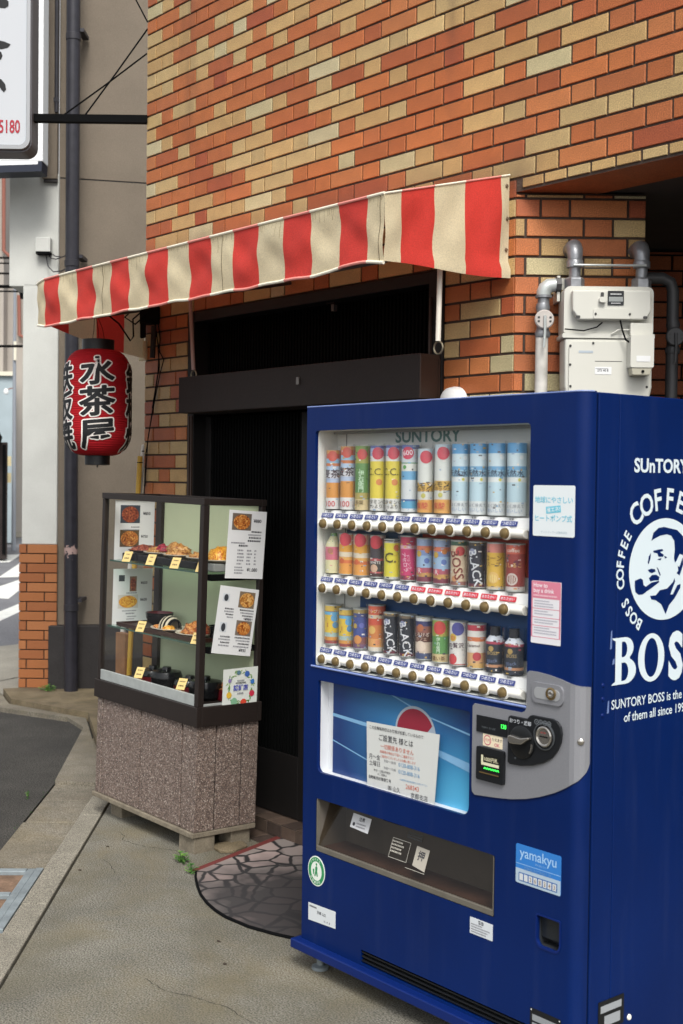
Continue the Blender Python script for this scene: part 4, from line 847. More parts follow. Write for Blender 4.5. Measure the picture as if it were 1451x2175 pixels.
# plastic food models
M_PLATE = mat('plate_white', '#c9c0ad', .3); M_LACQ = mat('black_lacquer', '#101113', .2); M_LRED = mat('red_lacquer', '#5d1219', .3); M_TRAY = mat('brown_tray', '#35201a', .35)
def mound(name, par, rx, ry, h, m, z0=0, seed=0, cx=0, cy=0, bump_=.25):
    rnd = random.Random(seed); bm = bmesh.new(); bmesh.ops.create_icosphere(bm, subdivisions=3, radius=1)
    ks = [(rnd.uniform(3, 9), rnd.uniform(0, 6), Vector((rnd.uniform(-1, 1), rnd.uniform(-1, 1), rnd.uniform(-1, 1))).normalized()) for _ in range(7)]
    for v in bm.verts:
        n = v.co.normalized(); d = 1+bump_*sum(sin(k*n.dot(ax)*2+p) for k, p, ax in ks)/5
        v.co = Vector((cx+n.x*rx*d, cy+n.y*ry*d, z0+max(0, n.z)*h*d))
    me = bpy.data.meshes.new(name); bm.to_mesh(me); bm.free(); me.materials.append(m)
    me.polygons.foreach_set('use_smooth', [True]*len(me.polygons)); return link(name, me, par)
def plate(par, rx, ry, m=M_PLATE, z=0):
    b = MB(); n = 24; prof = [(0, .002), (.62, .002), (.72, .006), (1, .013), (1, .016), (.7, .009), (0, .005)]; b.lathe(prof, m, (0, 0, 0), n); b.v = [(x*rx, y*ry, z+h) for x, y, h in b.v]; return b.build('plate', par, smooth=True)
Z1, Z2, Z3 = 1.2075, .8975, .6405
for x, lab, fm, kw in ((.115, 'plastic dish of dark sausages on a black stand at the left of the upper shelf', M_SAUS, 1), (.255, 'plastic fried noodle dish with red pickles on the upper shelf', M_NOOD, 2), (.425, 'heaped plastic pasta dish on the middle of the upper shelf', M_NOOD, 3), (.615, 'plastic fried noodle dish left of the corner post on the upper shelf', M_NOOD, 4)):
    o = sthing('food_model', lab, 'food model', (x, .155, Z1), 'food models in the showcase')
    b = MB(); b.box(-.068, .068, -.075, .07, 0, .034, M_LACQ); b.build('stand', o, bevel=.004)
    plate(o, .078, .07, M_PLATE if kw != 1 else mat('plate_dark', '#3a2c28', .3), .0345); mound('food', o, .062, .055, .030 if kw != 3 else .055, fm, .042, kw, bump_=.45)
    if kw == 2: mound('pickles', o, .030, .03, .026, M_PICK, .056, 9, .04, -.005, .4)
o = sthing('food_model', 'golden plastic omelet on a plate behind the right pane of the upper shelf', 'food model', (.755, .16, Z1), 'food models in the showcase')
b = MB(); b.box(-.05, .055, -.07, .07, 0, .034, mat('grey_stand', '#8d8f8c', .5)); b.build('stand', o, bevel=.004); plate(o, .07, .085, M_PLATE, .0345); mound('food', o, .052, .06, .062, M_OMEL, .042, 12, bump_=.2)
o = sthing('serving_tray', 'brown lacquer tray lying along the middle shelf under the plates', 'tray', (.40, .155, Z2))
b = MB(); b.box(-.33, .36, -.10, .10, 0, .008, M_TRAY); b.build('base', o, bevel=.003); b = MB()
for q in ((-.335, -.33, -.105, .105), (.36, .365, -.105, .105), (-.3295, .3595, -.105, -.1005), (-.3295, .3595, .1005, .105)): b.box(q[0], q[1], q[2], q[3], 0, .018, M_TRAY)
b.build('edge', o)
o = sthing('soup_bowl', 'black lacquer bowl with a red inside on the middle shelf tray', 'bowl', (.205, .20, Z2+.0085))
b = MB(); b.lathe([(0, 0), (.035, 0), (.036, .006), (.052, .016), (.064, .04), (.066, .062), (.064, .062)], M_LACQ, (0, 0, 0), 28); b.build('bowl', o, smooth=True)
b = MB(); b.lathe([(.0635, .0615), (.060, .04), (.046, .02), (0, .018)], M_LRED, (0, 0, 0), 28); b.build('inside', o, smooth=True)
o = sthing('food_model', 'plastic omelet dome with dark sauce stripes on the middle shelf', 'food model', (.395, .14, Z2+.0085), 'food models in the showcase')
plate(o, .10, .085)
M_CRS = mat('cream_rice', '#bdb49c', .5)
b = MB(); n = 14
for sgm, m_ in ((0, 0), (1, 1), (2, 0), (3, 1), (4, 0), (5, 1)):
    a0, a1 = -.06+[0, .050, .064, .076, .088, .100][sgm]-.0, -.06+[.050, .064, .076, .088, .100, .112][sgm]
    prof = [(sqrt(max(.0, 1-((a0+(a1-a0)*i/4-.0)/.066)**2)), a0+(a1-a0)*i/4) for i in range(5)]
    b.lathe([(r*.055+.002, h) for r, h in prof], M_CRS if m_ == 0 else M_BLACK, (0, 0, 0), 20, 'x')
b.v = [(x*cos(.5)-z*.18*0, y*.9, max(0, z)*1.05+.010) for x, y, z in b.v]; b.build('omelet', o, smooth=True); mound('garnish', o, .03, .03, .02, M_OMEL, .01, 15, .045, -.035, .4); mound('garnish', o, .03, .02, .014, M_CURRY, .01, 16, -.055, -.03, .4)
o = sthing('food_model', 'plastic plate of fried chicken on the middle shelf beside the corner post', 'food model', (.60, .135, Z2+.0085), 'food models in the showcase')
plate(o, .09, .08); mound('food', o, .055, .05, .045, M_CURRY, .01, 22, bump_=.5); mound('garnish', o, .035, .035, .05, M_SAUS, .01, 23, .04, .02, .5)
o = sthing('soup_bowl', 'dark bowl seen through the right pane on the middle shelf', 'bowl', (.765, .17, Z2)); b = MB(); b.lathe([(0, 0), (.03, 0), (.05, .02), (.058, .07), (.055, .07), (.045, .02), (0, .012)], M_LACQ, (0, 0, 0), 24); b.build('bowl', o, smooth=True)
for x, y, r_, h_, lab in ((.245, .15, .075, .07, 'low black bento box with red side at the bottom left of the showcase'), (.395, .13, .072, .085, 'round black lidded bowl in the middle of the showcase floor'), (.545, .16, .075, .065, 'low red-sided lacquer box on the showcase floor'), (.70, .14, .075, .085, 'tall black pot beside the corner post on the showcase floor')):
    o = sthing('lacquer_bowl', lab, 'bowl', (x, y, Z3), 'lacquer bowls on the showcase floor')
    b = MB(); b.lathe([(0, 0), (r_*.8, 0), (r_*.95, h_*.15), (r_, h_*.6)], M_LRED if 'red' in lab else M_LACQ, (0, 0, 0), 28); b.build('bowl', o, smooth=True)
    b = MB(); b.lathe([(r_*1.02, h_*.6), (r_*1.02, h_*.7), (r_*.9, h_*.95), (r_*.3, h_*1.05), (0, h_*1.05)], M_LACQ, (0, 0, 0), 28); b.build('lid', o, smooth=True)
    b = MB(); b.lathe([(0, 0), (r_*.3, 0), (r_*.26, .012), (0, .014)], M_LACQ, (0, 0, h_*1.05), 18); b.build('knob', o, smooth=True)
o = sthing('food_model', 'plastic rice dish with orange topping behind the wreath card', 'food model', (.775, .225, Z3), 'food models in the showcase')
b = MB(); b.box(-.055, .055, -.06, .06, 0, .05, M_LRED); b.build('box', o, bevel=.004); mound('food', o, .05, .05, .03, M_CURRY, .05, 31, bump_=.5)
# poles and a plank leaning behind the showcase
for pts, r_, m_, lab, nm in (([(-.028, .02, 1.765), (-.14, -.02, .9), (-.262, -.05, .045)], .014, mat('white_pole', '#d9d6cd', .5), 'white plastic pole leaning behind the showcase', 'white_pole'), ([(.012, -.03, 1.705), (-.005, -.06, .9), (-.03, -.085, .045)], .013, mat('yellow_pole', '#c9a23e', .5), 'yellow pole leaning against the end of the brick wall behind the showcase', 'yellow_pole')):
    o = thing(nm, lab, 'pole', pts[-1]); b = MB(); b.tube([tuple(Vector(p)-Vector(pts[-1])) for p in pts], r_, m_, 10); b.build('shaft', o, smooth=True)
    b = MB(); b.tube([tuple(Vector(pts[0])-Vector(pts[-1])+Vector((0, 0, -.035))), tuple(Vector(pts[0])-Vector(pts[-1])+Vector((0, 0, -.03)))], r_*1.15, M_BLACK, 10); b.build('band', o)
pk = thing('plank', 'brown wooden plank standing behind the left pane of the showcase', 'plank', (-.07, -.07, .045)); b = MB(); b.box(-.05, .045, -.02, .02, 0, .74, mat('plank_wood', '#8d6647', .8, var=.3, vs=15)); b.build('board', pk, bevel=.003)
# ================================================================== GAS METER
M_METER = mat('meter_paint', '#c9c8be', .45, var=.04, vs=6); M_GALV = mat('galvanised_pipe', '#8b8d90', .38, .55, var=.25, vs=25, bump=.15); M_MDARK = mat('meter_dark', '#3b3b3a', .5)
gm = thing('gas_meter', 'pale cream gas meter with two grey elbow pipes on the brick wall', 'gas meter', GL, ROTN)
def gsolid(name, loops, y0, y1, m, par=None, bev=.006, smooth=False): b = MB(); solid(b, loops, y0, y1, m); return b.build(name, par or gm, bevel=bev, seg=3)
gsolid('lower_body', [[(.158, 2.098), (.462, 2.098), (.464, 1.93), (.450, 1.86), (.40, 1.80), (.22, 1.80), (.172, 1.86), (.160, 1.93)]], -.155, -.04, M_METER, bev=.008)
gsolid('front_cover', [rrect(.172, .45, 1.83, 2.086, .02)], -.163, -.1555, M_METER, bev=.004)
gsolid('belt', [rrect(.148, .470, 2.0985, 2.114, .004)], -.160, -.035, M_METER, bev=.003)
gsolid('upper_body', [rrect(.154, .466, 2.1145, 2.279, [.008, .022, .022, .008])], -.150, -.04, M_METER, bev=.008)
gsolid('index_panel', [[(.176, 2.260), (.448, 2.262), (.449, 2.19), (.430, 2.160), (.200, 2.158), (.178, 2.19)]], -.188, -.1505, M_METER, bev=.005)
gsolid('panel_flap', [rrect(.248, .378, 2.162, 2.196, .006)], -.1915, -.1885, M_METER, bev=.001)
ix = gsolid('index_window', [rrect(.297, .353, 2.209, 2.258, .003)], -.1915, -.1885, mat('index_black', '#1c1e20', .25), bev=.001)
b = MB(); b.box(.301, .349, -.1923, -.1917, 2.221, 2.237, mat('index_grey', '#8e9290', .5)); lines(b, XZ(-.1925), .303, .347, 2.245, .004, M_PAPER, rp_, 'C'); lines(b, XZ(-.1925), .303, .347, 2.214, .003, M_PAPER, rp_, 'C'); b.build('digits', ix)
gsolid('knob', [rrect(.266, .290, 2.216, 2.235, .008)], -.205, -.1885, M_METER, bev=.004); gsolid('knob_stem', [rrect(.273, .283, 2.236, 2.252, .003)], -.195, -.1885, M_MDARK, bev=.001)
for x in (.196, .428): gsolid('clip', [rrect(x-.007, x+.007, 2.163, 2.172, .003)], -.192, -.1885, M_MDARK, bev=.001)
gsolid('transmitter', [rrect(.372, .452, 1.992, 2.103, .006)], -.225, -.1635, M_METER, bev=.005); gsolid('transmitter_arm', [rrect(.378, .455, 2.104, 2.148, .005)], -.19, -.1605, M_METER, bev=.004)
b = MB(); b.prism([(.376, 1.9915), (.448, 1.9915), (.440, 1.966), (.380, 1.966)], (0, -.222, 0), (1, 0, 0), (0, 0, 1), (0, .055, 0), mat('meter_shadow', '#aaa695', .5)); b.build('transmitter_foot', gm, bevel=.003)
b = MB(); b.lathe([(0, 0), (.005, 0), (.005, .004), (0, .004)], M_BLACK, (.415, -.2265, 1.979), 10, 'y'); b.build('port', gm)
gsolid('sticker', [rrect(.392, .44, 2.012, 2.032, .002)], -.2262, -.2253, M_PAPER, bev=0)
s_ = gsolid('number_label', [rrect(.262, .320, 1.972, 1.998, .002)], -.1642, -.1633, M_PAPER, bev=0); b = MB(); b.geo2d(text('275 40 8', .011, .01), XZ(-.1648, .29, 1.982), M_TYPE); lines(b, XZ(-.1648), .265, .31, 1.991, .0025, M_TYPEG, rp_, 'L'); b.build('lettering', s_)
gsolid('maker_plate', [rrect(.205, .255, 2.046, 2.054, .001)], -.1642, -.1633, mat('plate_blue_grey', '#aab4bb', .4), bev=0)
b = MB(); b.box(.262, .356, -.1640, -.1633, 2.017, 2.0185, M_MDARK); b.build('engraved_line', gm)
for x, z in ((.176, 2.07), (.176, 2.005), (.178, 1.93), (.444, 1.93), (.256, 2.178), (.374, 2.178), (.255, 2.08)):
    y = -.1640 if z < 2.1 else -.1922; b = MB(); b.lathe([(0, -.003), (.003, -.003), (.0045, 0)], M_MDARK, (x, y, z), 10, 'y'); b.build('screw', gm)
for x, zt in ((.200, 2.445), (.436, 2.447)):
    b = MB(); b.lathe([(0, 2.279), (.036, 2.279), (.036, 2.312), (.030, 2.318), (0, 2.318)], M_GALV, (x, -.09, 0), 6); b.build('hex_nut', gm, bevel=.002)
    b = MB(); b.lathe([(.021, 2.318), (.021, 2.352), (.030, 2.353), (.030, 2.375), (.028, 2.378)], M_GALV, (x, -.09, 0), 20); b.build('nipple', gm, smooth=True)
    b = MB(); b.tube([(x, -.09, 2.372), (x, -.09, 2.395), (x, -.083, 2.413), (x, -.066, 2.427), (x, -.04, 2.430), (x, .01, 2.430)], [.026, .027, .029, .030, .029, .028], M_GALV, 18); b.build('elbow', gm, smooth=True)
b = MB(); b.tube([(.19, -.122, 2.357), (.445, -.122, 2.358)], .0042, M_ALS, 8); b.tube([(.236, -.075, 2.355), (.40, -.075, 2.356)], .003, M_MDARK, 6); b.build('tie_bar', gm, smooth=True)
b = MB(); b.box(.140, .150, -.085, .0, 2.235, 2.325, M_METER); b.build('bracket_plate', gm); b = MB(); b.box(.150, .236, -.052, -.046, 2.28, 2.322, M_METER); b.build('bracket_plate', gm)
for pts, r_ in (([(.155, -.165, 2.128), (.22, -.17, 2.122), (.265, -.17, 2.135), (.285, -.165, 2.152)], .0026), ([(.345, -.175, 2.158), (.352, -.185, 2.12), (.362, -.19, 2.09), (.376, -.2, 2.078)], .003)):
    b = MB(); b.tube(pts, r_, M_BLACK, 6); b.build('wire', gm, smooth=True)
b = MB(); b.tube([(.318, -.165, 2.112), (.34, -.17, 2.126), (.385, -.17, 2.127)], .003, M_METER, 6); b.build('seal_wire', gm, smooth=True)
M_VPAINT = mat('pipe_white', '#c3c0b8', .5, var=.3, vs=14)
def valve_pipe(name, lab, x, y, z0, m1, m2, horiz):
    o = thing(name, lab, 'pipe', GL, ROTN)
    b = MB(); b.tube([(x-.006, y, .05), (x, y, z0-.055)], .0225, m1, 16); b.build('riser', o, smooth=True)
    b = MB(); b.lathe([(0, -.062), (.026, -.06), (.028, -.045), (.022, -.03), (.022, .03), (.026, .045), (.022, .06), (0, .062)], m2, (x+.002, y, z0), 16); b.build('valve_body', o, smooth=True)
    b = MB(); b.lathe([(0, -.012), (.030, -.012), (.034, -.008), (.034, .0), (0, .0)], mat('valve_cap', '#b9b2ab', .5, var=.1, vs=30) if horiz else m2, (x+.003, y-.024, z0), 24, 'y'); b.build('valve_disc', o, smooth=True)
    b = MB()
    for a_ in (20, 160, 200, 340): b.box(x+.003+.022*cos(R(a_))-.004, x+.003+.022*cos(R(a_))+.004, y-.0372, y-.0363, z0+.02*sin(R(a_))-.004, z0+.02*sin(R(a_))+.003, M_MDARK)
    b.build('valve_marks', o)
    b = MB(); b.tube([(x+.004, y-.040, z0+.012), (x+.004, y-.043, z0-.04), (x+.001, y-.048, z0-.085), (x, y-.048, z0-.10)], [.006, .005, .0045, .005], M_ALS if horiz else m2, 8); b.build('lever', o, smooth=True)
    if horiz:
        b = MB(); b.lathe([(.021, z0+.055), (.021, z0+.078), (.030, z0+.079), (.030, z0+.088), (.026, z0+.089)], m2, (x+.004, y, 0), 18); b.build('collar', o, smooth=True)
        b = MB(); b.tube([(x+.004, y, z0+.085), (x+.004, y, z0+.098), (x+.010, y, z0+.112), (x+.022, y, z0+.122), (x+.040, y, z0+.125), (x+.052, y, z0+.125)], [.025, .026, .027, .026, .024, .024], M_ALS, 18); b.build('elbow', o, smooth=True)
        b = MB(); b.lathe([(0, x+.046), (.029, x+.046), (.029, x+.064), (0, x+.064)], M_MDARK, (0, y, z0+.125), 8, 'x'); b.build('coupling', o)
    else:
        b = MB(); b.tube([(x, y, z0+.05), (x, y, z0+.17), (x-.01, y, z0+.20), (x-.04, y, z0+.215), (x-.12, y, z0+.215)], .022, m1, 14); b.build('elbow', o, smooth=True)
    return o
valve_pipe('gas_pipe', 'pale gas riser pipe with a round valve left of the meter', .090, -.075, 2.168, M_VPAINT, M_GALV, True)
M_DPIPE = mat('dim_pipe', '#4a4a4c', .5, .3); valve_pipe('gas_pipe', 'dark gas riser pipe with a round valve inside the passage', .59, .07, 2.130, M_DPIPE, M_DPIPE, False)
# ================================================================== VENDING MACHINE
VW, VT = 1.144, 1.829
RAD = .034
VO = (2.469, -.8634, 0)
M_BLUE = mat('vending_blue', '#021f57', .36, var=.16, vs=2.2, spec=.2, fine=.10, fs=420, bump=.02, bs=40)
M_BLUE2 = mat('vending_blue_trim', '#0a2260', .35, spec=.25); M_INNER = mat('compartment_white', '#d9dbd6', .55, var=.04, vs=6); M_SHELFW = mat('shelf_white', '#ecedea', .45); M_RAIL = mat('rail_white', '#efede4', .35, var=.03, vs=10)
M_BTN = mat('button_bronze', '#7f6c48', .36, .5); M_SILV = mat('silver_paint', '#8f9095', .42, .35, fine=.10, fs=700); M_CHROME = mat('chrome', '#b9b4ac', .18, .9)
M_PANEL = mat('panel_black', '#17191c', .35); G_WIN = glass('window_glass', (1, 1, 1, 1), .5, .03); G_SMOKE = glass('smoked_acrylic', (.60, .56, .50, 1), .5, .12)
t = M_BLUE.node_tree; N = t.nodes; L = t.links; pb = N['Principled BSDF']; src = pb.inputs['Base Color'].links[0].from_socket
co = N.new('ShaderNodeTexCoord'); mp = N.new('ShaderNodeMapping'); mp.inputs['Scale'].default_value = (9, 9, .8); L.new(co.outputs['Object'], mp.inputs[0])
nn = N.new('ShaderNodeTexNoise'); nn.inputs['Scale'].default_value = 2.5; nn.inputs['Detail'].default_value = 6; L.new(mp.outputs[0], nn.inputs['Vector'])
mr = N.new('ShaderNodeMapRange'); mr.inputs[1].default_value = .52; mr.inputs[2].default_value = .75; mr.inputs[4].default_value = .015; L.new(nn.outputs['Fac'], mr.inputs[0])
mx = N.new('ShaderNodeMix'); mx.data_type = 'RGBA'; mx.inputs['B'].default_value = hexc('#8b95a8'); L.new(mr.outputs[0], mx.inputs['Factor']); L.new(src, mx.inputs['A']); L.new(mx.outputs['Result'], pb.inputs['Base Color'])
n3 = N.new('ShaderNodeTexNoise'); n3.inputs['Scale'].default_value = 3; L.new(co.outputs['Object'], n3.inputs['Vector']); mq = N.new('ShaderNodeMapRange'); mq.inputs[3].default_value = .28; mq.inputs[4].default_value = .5; L.new(n3.outputs['Fac'], mq.inputs[0]); L.new(mq.outputs[0], pb.inputs['Roughness'])
vm = thing('vending_machine', 'dark blue drinks vending machine with three rows of lit sample drinks', 'vending machine', VO)
WINR = (.044, .960, .997, 1.751); POSR = (.072, .752, .655, .951); FLPR = (.072, .852, .398, .570); RETR = (1.008, 1.088, .367, .451); SLOT = (.298, 1.02, .104, .146)
def vbox(name, x0, x1, y0, y1, z0, z1, m, par=None, bev=0, seg=2): b = MB(); b.box(x0, x1, y0, y1, z0, z1, m); return b.build(name, par or vm, bevel=bev, seg=seg)
def vsolid(name, loops, y0, y1, m, par=None, bev=0, seg=2): b = MB(); solid(b, loops, y0, y1, m); return b.build(name, par or vm, bevel=bev, seg=seg)
# door skin with its openings
XR = VW-RAD
b = MB()
solid(b, [rrect(0, XR, .088, VT, 0), rrect(*WINR, [.004, .012, .012, .004])[::-1], rrect(*POSR, [.03, .006, .006, .022])[::-1], rrect(*FLPR, .008)[::-1], rrect(*RETR, [.02, .004, .004, .02])[::-1], rrect(*SLOT, .002)[::-1]], 0, .012, M_BLUE)
na = 10; prof = [(XR+RAD*sin(pi/2*k/na), RAD-RAD*cos(pi/2*k/na)) for k in range(na+1)]
v = [(x, y, z) for x, y in prof for z in (.088, VT)]; b.add(v, [(2*k, 2*k+2, 2*k+3, 2*k+1) for k in range(na)], M_BLUE)
b.add([(VW, RAD, .088), (VW, .044, .088), (VW, .044, VT), (VW, RAD, VT)], [(0, 1, 2, 3)], M_BLUE)
b.add([(x, y, VT-.0003) for x, y in prof]+[(VW, .044, VT-.0003), (XR-.02, .044, VT-.0003), (XR-.02, 0.0121, VT-.0003)], [tuple(range(na+4))], M_BLUE)
b.box(0, .030, .0121, .044, .088, VT, M_BLUE); b.box(.0301, XR-.0201, .0121, .044, 1.762, VT-.0004, M_BLUE); b.box(.99, XR, .0122, .044, .46, 1.7618, M_BLUE)
door = b.build('door', vm, smooth=True, auto=25)
b = MB(); b.tube([(0, .001, VT-.001), (XR, .001, VT-.001)]+[(x, y, VT-.001) for x, y in prof[1:]], .0022, mat('edge_highlight', '#7e90c4', .3), 6); b.build('door_edge_highlight', vm)  # pale tube paints a highlight along the door's top edge
b = MB(); b.box(.004, .030, .0445, .0535, .06, VT-.006, M_BLACK); b.box(1.08, VW-.006, .0445, .0535, .06, VT-.006, M_BLACK); b.box(.0301, 1.0799, .0445, .0535, 1.765, VT-.006, M_BLACK); b.box(.0301, 1.0799, .0615, .13, .06, .36, M_BLACK); b.build('groove', vm)
b = MB(); b.box(.003, VW-.0005, .140, .742, .060, 1.827, M_BLUE); b.box(.003, .030, .0540, .1395, .060, 1.827, M_BLUE); b.box(1.08, VW-.0005, .0540, .1395, .060, 1.827, M_BLUE); b.box(.0305, 1.0795, .0540, .1395, 1.76, 1.827, M_BLUE); b.build('cabinet', vm, bevel=.003)
vbox('kick_plate', -.022, VW+.004, -.030, .040, .066, .0965, M_BLUE2, bev=.004); vbox('kick_plate_back', .0, VW, .041, .30, .07, .095, M_BLACK)
for x in (.05, VW-.06):
    for y in (.04, .68): b = MB(); b.lathe([(0, 0), (.028, 0), (.028, .01), (.012, .014), (.012, .068), (0, .068)], M_STEEL, (x, y, 0), 14); b.build('foot', vm, smooth=True)
vs_ = vbox('vent_slot', SLOT[0]-.003, SLOT[1]+.003, .0125, .06, SLOT[2]-.003, SLOT[3]+.003, M_BLACK)
for k in range(3): vbox('louvre', SLOT[0], SLOT[1], .003, .012, SLOT[2]+.006+k*.013, SLOT[2]+.010+k*.013, M_PANEL, vs_)
# display compartment
def shell(name, r, y0, y1, m, par=None):
    x0, x1, z0, z1 = r; e = .004; b = MB()
    b.box(x0-e, x1+e, y1, y1+.004, z0-e, z1+e, m); b.box(x0-e, x0, y0, y1-.0001, z0-e, z1+e, m); b.box(x1, x1+e, y0, y1-.0001, z0-e, z1+e, m); b.box(x0+.0001, x1-.0001, y0, y1-.0001, z1, z1+e, m); b.box(x0+.0001, x1-.0001, y0, y1-.0001, z0-e, z0, m)
    return b.build(name, par or vm)
dcp = shell('display_compartment', WINR, .0122, .092, M_INNER)
vbox('panel_seam', .0905, .0925, .0905, .0918, .999, 1.749, M_MDARK, dcp); vbox('ceiling_strip', .046, .958, .075, .0915, 1.742, 1.7505, mat('grey_strip', '#8f8f8a', .5), dcp)
b = MB(); b.geo2d(text('SUNTORY', .053, .026, 1.16), XZ(.0913, .468, 1.7115), mat('backdrop_lettering', '#5f807c', .6)); b.build('lettering', dcp)
for nm, x0, x1, z0, z1, c in (('backdrop', .10, .455, 1.29, 1.434, '#47607c'), ('backdrop', .4555, .955, 1.33, 1.434, '#b04a36'), ('backdrop', .17, .925, 1.10, 1.229, '#2d4f7d')):
    vbox(nm, x0, x1, .0895, .0912, z0, z1, flat(c), dcp)
BU = [.0735+.07165*i for i in range(12)]
SHZ = (1.500, 1.294, 1.065); RLZ = ((1.441, 1.466), (1.233, 1.260), (1.005, 1.031))
rail_me = {}
TAGB, TAGR = flat('#3a4684'), flat('#cc3140'); M_TXTW = flat('#dfe2ea')
tagtxt = {}
for r in range(3):
    z0, z1 = RLZ[r]; zc = (z0+z1)/2; h = (z1-z0)/2
    sh = MB(); zb = SHZ[r]
    sh.prism([(.030, z1-.004), (.030, z1+.004), (.042, zb-.004), (.0915, zb-.004), (.0915, zb-.012), (.06, zb-.014)], (.047, 0, 0), (0, 1, 0), (0, 0, 1), (.908, 0, 0), M_SHELFW); sh = sh.build('product_shelf', vm)
    sh['label'] = ('top', 'middle', 'bottom')[r]+' white shelf with temperature tags above its button rail'
    b = MB(); pr = [(.034+.020*cos(a), zc+h*sin(a)) for a in [pi/2+pi*k/10 for k in range(11)]]
    ry = [(y, z) for y, z in pr]; b.prism([(.0345, z1)]+ry[1:-1]+[(.0345, z0)], (.042, 0, 0), (0, 1, 0), (0, 0, 1), (.884, 0, 0), M_RAIL)
    for u in BU:                                        # the swelling of the rail round each button
        b.lathe([(.0190, .006), (.0178, -.0012), (.0160, -.0022), (.0152, -.001)], M_RAIL, (u, .0150, zc), 18, 'y')
    rail = b.build('button_rail', vm, smooth=True, auto=50)
    for i, u in enumerate(BU):
        if 'btn' not in rail_me:
            bb = MB(); bb.lathe([(.0146, .004), (.0146, -.005), (.0130, -.0095), (.008, -.0125), (0, -.0135)], M_BTN, (0, 0, 0), 18, 'y'); o = bb.build('button', rail, smooth=True); rail_me['btn'] = o.data
            # flatten the button slightly towards its foot
        else: o = link('button', rail_me['btn'], rail)
        o.location = (u, .0140, zc)
        hot = r == 1 and i > 5; key = 'hot' if hot else 'cold'
        if key not in tagtxt:
            bb = MB(); nrm = Vector((0, -.85, .6)).normalized()
            solid(bb, [rrect(-.030, .030, -.0075, .0075, .002)], -.001, .0, TAGR if hot else TAGB); bb.geo2d(text('あたたかい' if hot else 'つめたい', .0105 if hot else .0128, .012), XZ(-.0016, 0, -.0040), M_TXTW)
            o = bb.build('temperature_tag', sh); tagtxt[key] = o.data
        else: o = link('temperature_tag', tagtxt[key], sh)
        zt = z1+.0135; yt = .030+.012*(zt-(z1+.004))/max(.001, (zb-.004-z1-.004)); o.location = (u-.002, yt-.0035, zt); o.rotation_euler = (R(-22), 0, 0)
    b = MB()
    for i, u in enumerate(BU): b.geo2d(text('¥130' if r == 0 or i % 3 else '¥120', .0078, .02), XZ(.0350, u+.003, z1+.0235), M_TYPE)
    tag(b.build('price_lettering', sh), kind='stuff')
# poster window
pcp = shell('poster_box', POSR, .0122, .045, mat('box_white', '#d7dade', .5))
pm = bpy.data.materials.new('poster_print'); pm.use_nodes = True; t = pm.node_tree; N = t.nodes; L = t.links; pb = N['Principled BSDF']; pb.inputs['Roughness'].default_value = .35
co = N.new('ShaderNodeTexCoord')
def blob(cx, cz, rad, p=1.0):
    mp = N.new('ShaderNodeMapping'); mp.inputs['Location'].default_value = (-cx/rad, 0, -cz/rad); mp.inputs['Scale'].default_value = (1/rad, .01, 1/rad); L.new(co.outputs['Object'], mp.inputs[0])
    g = N.new('ShaderNodeTexGradient'); g.gradient_type = 'SPHERICAL'; L.new(mp.outputs[0], g.inputs[0]); return g.outputs['Fac']
cur = None
for (cx, cz, rad, c, k) in ((.44, .83, .30, '#3f86b8', 1.0), (.72, .68, .22, '#4aa8d6', 1.1), (.66, .66, .12, '#62bfe4', .5)):
    f = blob(cx, cz, rad); ml = N.new('ShaderNodeMath'); ml.operation = 'MULTIPLY'; ml.use_clamp = True; ml.inputs[1].default_value = k; L.new(f, ml.inputs[0])
    mx = N.new('ShaderNodeMix'); mx.data_type = 'RGBA'; mx.inputs['B'].default_value = hexc(c); L.new(ml.outputs[0], mx.inputs['Factor'])
    if cur is None: mx.inputs['A'].default_value = hexc('#1c3a72')
    else: L.new(cur, mx.inputs['A'])
    cur = mx.outputs['Result']
L.new(cur, pb.inputs['Base Color'])
post = vbox('poster', POSR[0]+.034, POSR[1]+.003, .036, .039, POSR[2]-.003, POSR[3]+.003, pm, pcp)
b = MB()
for p in ([(.106, .842, .005), (.25, .835, .006), (.45, .83, .006), (.60, .80, .010), (.754, .775, .014)], [(.106, .76, .002), (.30, .72, .002), (.45, .70, .002)], [(.34, .955, .002), (.55, .90, .002), (.754, .87, .003)]):
    for (x0, z0, w0), (x1, z1, w1) in zip(p[:-1], p[1:]): b.quad([(x0, .0354, z0-w0), (x1, .0354, z1-w1), (x1, .0354, z1+w1), (x0, .0354, z0+w0)], flat('#7fb0d6'))
b.build('light_streaks', pcp)
b = MB(); b.quad([(x, .0350, z) for x, z in ell(.492, .845, .088, .079, 36)], flat('#a9b6c2'))
b.quad([(x, .0346, z) for x, z in [(.492+.080*cos(R(a)), .845+.071*sin(R(a))) for a in range(25, 181, 8)]+[(.43, .835), (.48, .83), (.53, .838)]], flat('#962a3c'))
b.quad([(x, .0346, z) for x, z in [(.492+.080*cos(R(a)), .845+.071*sin(R(a))) for a in range(195, 360, 9)]+[(.55, .80), (.49, .80), (.44, .81)]], flat('#27458f')); b.build('round_emblem', pcp)
b = MB(); b.quad([(POSR[0], .008, POSR[2]), (POSR[1], .008, POSR[2]), (POSR[1], .008, POSR[3]), (POSR[0], .008, POSR[3])], G_WIN); b.build('poster_pane', vm)
b = MB(); b.quad([(WINR[0], .0075, WINR[2]), (WINR[1], .0075, WINR[2]), (WINR[1], .0075, WINR[3]), (WINR[0], .0075, WINR[3])], G_WIN); b.build('display_pane', vm)
b = MB(); b.tube([(WINR[0]-.006, -.001, .994), (WINR[1]+.002, -.001, .994)], .0035, mat('edge_highlight', '#7e90c4', .3), 6); b.build('sill_highlight', vm)  # pale tube paints a highlight along the window's lower edge
